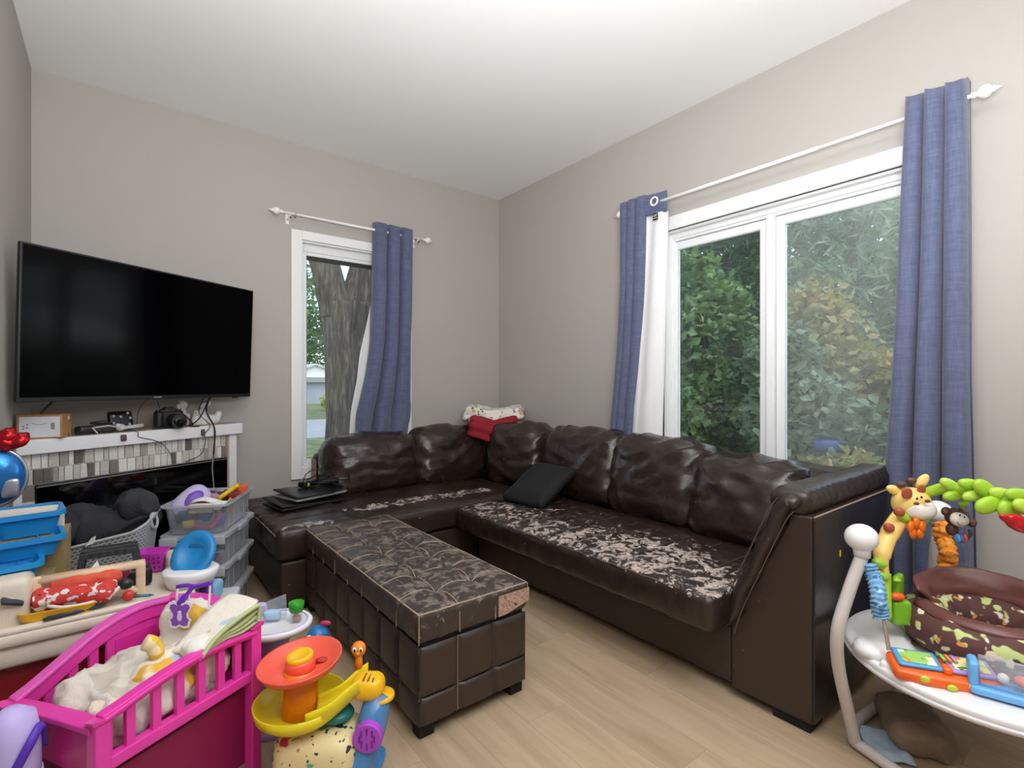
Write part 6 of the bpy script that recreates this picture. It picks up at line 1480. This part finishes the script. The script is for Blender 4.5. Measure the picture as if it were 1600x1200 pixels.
# seat: padded brown ring with jungle print and satin back
M_jung = blotch('jungle_print_brown', '#5d3a38', [('#c9d58a', 24, .57), ('#e9dfc6', 31, .62), ('#e8954a', 36, .63), ('#9dbdd6', 22, .66)], .75, bump=.15, seed=5)
M_satin = mat('brown_satin', '#6e423d', .38, var=.1, scale=6, bump=.12, bscale=14)
SCx, SCy = .085, .010
def ringf(u, v):
    a = u*2*pi; b_ = v*2*pi
    R_ = .140+.008*noise.noise(Vector((cos(a)*2, sin(a)*2, 1))); r_ = .068+.006*noise.noise(Vector((cos(a)*5, sin(a)*5, v*3)))
    return Vector((SCx+(R_+r_*cos(b_))*cos(a), SCy+(R_+r_*cos(b_))*sin(a), TZJ+.055+r_*.95*sin(b_)))
MB().grid(ringf, 64, 22, True, True).build('seat_ring', M_jung, jp, smooth=True)
MB().lathe([(0, TZJ-.14), (.07, TZJ-.13), (.11, TZJ-.06), (.125, TZJ+.04)], 28, c=(SCx, SCy, 0)).build('seat_sling', mat('brown_sling', '#4a2f2c', .8), jp, smooth=True)
def backf(u, v):      # folded satin back flap rising on the wall side
    a = lerp(radians(-75), radians(120), u); R_ = .135+.03*v-.02*sin(v*pi)+.010*noise.noise(Vector((u*5, v*4, 2)))
    return Vector((SCx+R_*cos(a), SCy+R_*sin(a), TZJ+.085+.105*v*(.65+.35*sin(u*pi))+.010*noise.noise(Vector((u*6, v*3, 7)))))
MB().grid(backf, 40, 12).build('seat_back_flap', M_satin, jp, smooth=True, solid=.012)
def frontf(u, v):
    a = lerp(radians(120), radians(285), u); R_ = .125+.05*(1-v)
    return Vector((SCx+R_*cos(a), SCy+R_*sin(a), TZJ+.105+.018*sin(v*pi)+.006*noise.noise(Vector((u*6, v*3, 3)))))
MB().grid(frontf, 30, 8).build('seat_collar', M_satin, jp, smooth=True, solid=.010)
# giraffe arch
gn = [jw(p) for p in (atd(1378, 900, 1.55), atd(1377, 872, 1.56), atd(1388, 838, 1.58), atd(1408, 808, 1.60), atd(1425, 795, 1.61))]
neck = MB().tube(spline(gn, 8), [.020]*9+[.024]*8+[.026]*8+[.026]*8, 16).build('giraffe_neck', M_gir, jp, smooth=True)
def facing(px, py, d, dz=0): return jw(atd(px, py, d))
toC = Vector((-CS, -CC, 0)); RT = Vector((CC, -CS, 0)); UP = Vector((0, 0, 1))
def blob(name, px, py, d, r, m, parent=None, e=1.0, tilt=0):
    c = facing(px, py, d)
    M_ = Matrix.Translation(c) @ Matrix.Rotation(-YAW, 4, 'Z') @ Matrix.Rotation(tilt, 4, 'Y')
    return MB().ell((0, 0, 0), r, 20, 12, M=M_, e=e).build(name, m, parent or jp, smooth=True)
hd_ = blob('giraffe_head', 1424, 787, 1.60, (.056, .048, .052), M_gir)
blob('giraffe_muzzle', 1437, 797, 1.575, (.046, .034, .030), M_muz, hd_, .9, radians(-6))
for (px, py, tl) in ((1398, 766, radians(20)), (1441, 752, radians(-50))): blob('giraffe_ear', px, py, 1.61, (.028, .012, .015), M_gir, hd_, 1, tl)
for (px, py) in ((1409, 757), (1424, 751)): blob('giraffe_horn', px, py, 1.60, (.015, .012, .011), M_brn, hd_)
for (px, py, d, r) in ((1417, 771, 1.556, .017), (1440, 764, 1.566, .013)): blob('giraffe_patch', px, py, d+.008, (r, .004, r), M_gsp, hd_, .8)
for (px, py) in ((1433, 779), (1440, 777)): blob('eye', px, py, 1.551, (.003, .003, .004), plast('pupil_black', '#101418', .3), hd_)
for (px, py) in ((1432, 787), (1449, 783)): blob('nostril', px, py, 1.541, (.0085, .005, .005), M_brn, hd_)
for (px, py, r) in ((1405, 800, .014), (1389, 824, .014), (1382, 853, .011)): blob('giraffe_patch', px, py, 1.558+.006*(px < 1390), (r, .012, r*.9), M_gsp, neck, .7)
for (px, py, tl) in ((1412, 808, .5), (1443, 812, -.4)): blob('collar_leaf', px, py, 1.57, (.026, .010, .014), M_lime, neck, 1, tl)
fl_ = blob('orange_flower', 1432, 820, 1.555, (.012, .010, .012), clear_mat('orange_clear', '#f0761c', .85), jp)
for k in range(5):
    a = pi/2+k*2*pi/5; c = facing(1432, 826, 1.553)+RT*.018*cos(a)+UP*.018*sin(a)
    MB().ell(c, (.019, .010, .019), 14, 8).build('petal', MATS['orange_clear'], fl_, smooth=True)
# leafy vine going right
vn = [facing(1450, 770, 1.60), facing(1480, 762, 1.56), facing(1520, 768, 1.50), facing(1560, 778, 1.45), facing(1600, 790, 1.40), facing(1650, 815, 1.36), facing(1690, 870, 1.34), jw(Vector((2.05, .02, TZJ)))]
vine = MB().tube(spline(vn, 8), .017, 12).build('vine', M_lime, jp, smooth=True)
for i, (px, py, d, l, w, tl) in enumerate([(1483, 757, 1.54, .030, .016, .5), (1488, 775, 1.53, .027, .015, -.15), (1515, 757, 1.49, .034, .017, .15), (1521, 774, 1.48, .032, .016, -.25), (1538, 764, 1.46, .036, .022, .7), (1544, 789, 1.44, .038, .024, -.35), (1565, 772, 1.44, .036, .018, .2), (1577, 798, 1.42, .034, .030, 1.0), (1590, 773, 1.41, .036, .018, .1), (1600, 792, 1.39, .032, .02, .4)]):
    blob('vine_leaf', px, py, d, (l, .014, w), M_lime if i % 3 else plast('lime_light', '#b9dc4e', .35), vine, .9, tl)
# lime base of the giraffe on the tray
bm = [jw(p) for p in (atd(1379, 965, 1.50), atd(1378, 925, 1.53), atd(1378, 895, 1.55))]
MB().tube(spline(bm, 6), .024, 14).build('bamboo_base', M_lime, jp, smooth=True)
for (px, py) in ((1374, 880), (1378, 900), (1376, 925)): blob('bamboo_leaf', px, py, 1.525, (.022, .016, .014), M_lime, jp, 1, .3)
gs = facing(1404, 955, 1.545); 
MB().box(gs, (.055, .045, .075), -YAW).build('green_stand', M_limed, jp, bevel=.010)
c = facing(1403, 915, 1.58); MB().rbox((c.x, c.y, c.z), (.06, .02, .07), .009, (6, 4, 6)).build('green_back_plate', M_limed, jp, smooth=True)
blob('orange_bird', 1402, 932, 1.53, (.022, .014, .012), M_jor); blob('green_leaf_emblem', 1402, 907, 1.55, (.012, .006, .006), M_lime)
q = facing(1366, 985, 1.47); MB().lathe([(.0, .03), (.035, .03), (.05, .02), (.056, 0)], 26, c=(q.x, q.y, TZJ+.006)).build('tray_dome', M_jw, jp, smooth=True)
# monkey
mk = blob('monkey_head', 1496, 808, 1.56, (.034, .028, .030), M_brn)
blob('monkey_face', 1499, 812, 1.537, (.026, .016, .021), M_muz, mk, .9, radians(20))
for (px, py) in ((1478, 799), (1519, 817)): e_ = blob('monkey_ear', px, py, 1.565, (.014, .009, .014), M_brn, mk); blob('inner_ear', px, py, 1.555, (.009, .005, .009), plast('inner_ear', '#7d5444', .5), e_)
for (px, py) in ((1500, 805), (1507, 808)): blob('eye', px, py, 1.521, (.0022, .002, .0028), plast('pupil_black', '#101418', .3), mk)
MB().tube([facing(1495, 815, 1.519), facing(1500, 821, 1.517), facing(1508, 822, 1.517), facing(1513, 819, 1.519)], .0012, 5).build('smile', M_brn, mk)
blob('monkey_body', 1488, 827, 1.565, (.017, .016, .02), M_brn, mk)
MB().tube([facing(1515, 828, 1.55), facing(1517, 836, 1.55), facing(1510, 843, 1.55), facing(1500, 841, 1.55)], .005, 8).build('monkey_arm', M_brn, mk, smooth=True)
for (px, cl) in ((1496, '#5fa8e6'), (1506, '#ef5a56'), (1500, '#3f7fd0')): blob('bead', px, 841, 1.55, (.006, .012, .014), plast('bead'+cl[1:], cl, .35), mk)
MB().cyl(facing(1506, 780, 1.53), facing(1502, 795, 1.55), .006, n=8).ell(facing(1506, 787, 1.53), (.014, .014, .007), 12, 8).build('hanger_peg', M_lime, jp, smooth=True)
rdw = clear_mat('clear_red_plastic', '#c40f1f', .85)
rb2 = blob('red_bird', 1592, 818, 1.38, (.040, .016, .022), rdw, None, .9, .45); blob('red_wing', 1573, 811, 1.37, (.022, .010, .010), rdw, rb2, 1, .5)
# orange music console, open book shaped
oc = facing(1472, 1058, 1.335)
cons = bpy.data.objects.new('music_console', None); COL.objects.link(cons); cons.parent = jp; cons.location = (oc.x, oc.y, TZJ+.012); cons.rotation_euler = (radians(10), 0, radians(-58))
MB().rbox((0, 0, .014), (.235, .085, .034), .014, (14, 8, 5), lambda p, n: Vector((0, -.012*cos(p.x*13), 0)) if n.y < -.5 else Vector((0, 0, 0))).build('console_body', M_jor, cons, smooth=True)
for s, c1, c2 in ((-1, '#4f9ede', '#9ccf6a'), (1, '#a98fd6', '#e6e08a')):
    MB().rbox((s*.056, .006, .036), (.098, .070, .010), .005, (8, 6, 3)).build('page_rim', plast('page'+c1[1:], c1, .35), cons, smooth=True)
    MB().rbox((s*.056, .006, .0415), (.076, .050, .004), .002, (8, 6, 3)).build('page_picture', blotch('page_pic%d' % s, c2, [('#e9863c', 40, .58), ('#f2e9c8', 34, .6), ('#4d8a4a', 50, .64)], .4, bump=.02), cons, smooth=True)
MB().rbox((0, -.02, .036), (.022, .03, .022), .008, (5, 5, 4)).build('console_hinge', M_jor, cons, smooth=True)
for (x, z) in ((-.055, .016), (.0, .008), (.045, .016)): MB().ell((x, -.056+.006*abs(x)/.05, z+.004), (.012, .006, .009), 12, 8).build('button', plast('button_lime', '#c3cf3a', .35), cons, smooth=True)
for k in range(3): MB().tube([(-.004+k*.012, .03, .04), (.0+k*.012, .02, .05), (.004+k*.012, .0, .048)], .004, 8).build('page_ring', plast('ring%d' % k, ['#8fd06a', '#f0902c', '#b08fd6'][k], .35), cons, smooth=True)
# blue rattle drum on the right of the tray
rc = facing(1590, 1075, 1.24)
rt_ = bpy.data.objects.new('rattle_toy', None); COL.objects.link(rt_); rt_.parent = jp; rt_.location = (rc.x, rc.y, TZJ+.012); rt_.rotation_euler = (0, 0, radians(-75))
MB().rbox((0, 0, .010), (.18, .08, .022), .009, (8, 6, 4)).build('rattle_base', M_jbl, rt_, smooth=True)
for s in (-1, 1): MB().rbox((s*.082, 0, .04), (.022, .06, .07), .009, (5, 6, 6)).build('rattle_bracket', M_jbl, rt_, smooth=True)
MB().cyl((-.07, 0, .05), (.07, 0, .05), .036, n=24).build('clear_drum', M_cgoblet, rt_, smooth=True)
MB().ell((.01, 0, .045), (.018, .018, .012)).build('red_bead', plast('bead_red', '#ef7a78', .35), rt_, smooth=True)
MB().ell((-.025, .005, .04), (.012, .012, .012)).build('white_bead', plast('bead_white', '#f0efe8', .35), rt_, smooth=True)
# things on the floor under the jumper
cloth_lump(Vector((1.98, .47, .045)), (.22, .16, .08), 71, mat('taupe_cloth', '#8d7a68', .95, var=.15, bump=.3), 'taupe cloth bundle on the floor under the jumper tray', 'cloth_bundle', 'cloth', rz=.5, amp=.015, sc=12)
tag(MB().grid(lambda u, v: Vector(((u-.5)*.15, (v-.5)*.11, .008+.012*max(0, noise.noise(Vector((u*5, v*5, 2))))+.004*sin(u*9))), 16, 12).build('burp_cloth', mat('pale_blue_cloth', '#b7cce0', .9, var=.06, bump=.2), loc=(1.865, .515, .002), rz=.6, smooth=True, solid=.004), 'pale blue cloth lying on the floor by the sofa arm', 'cloth')
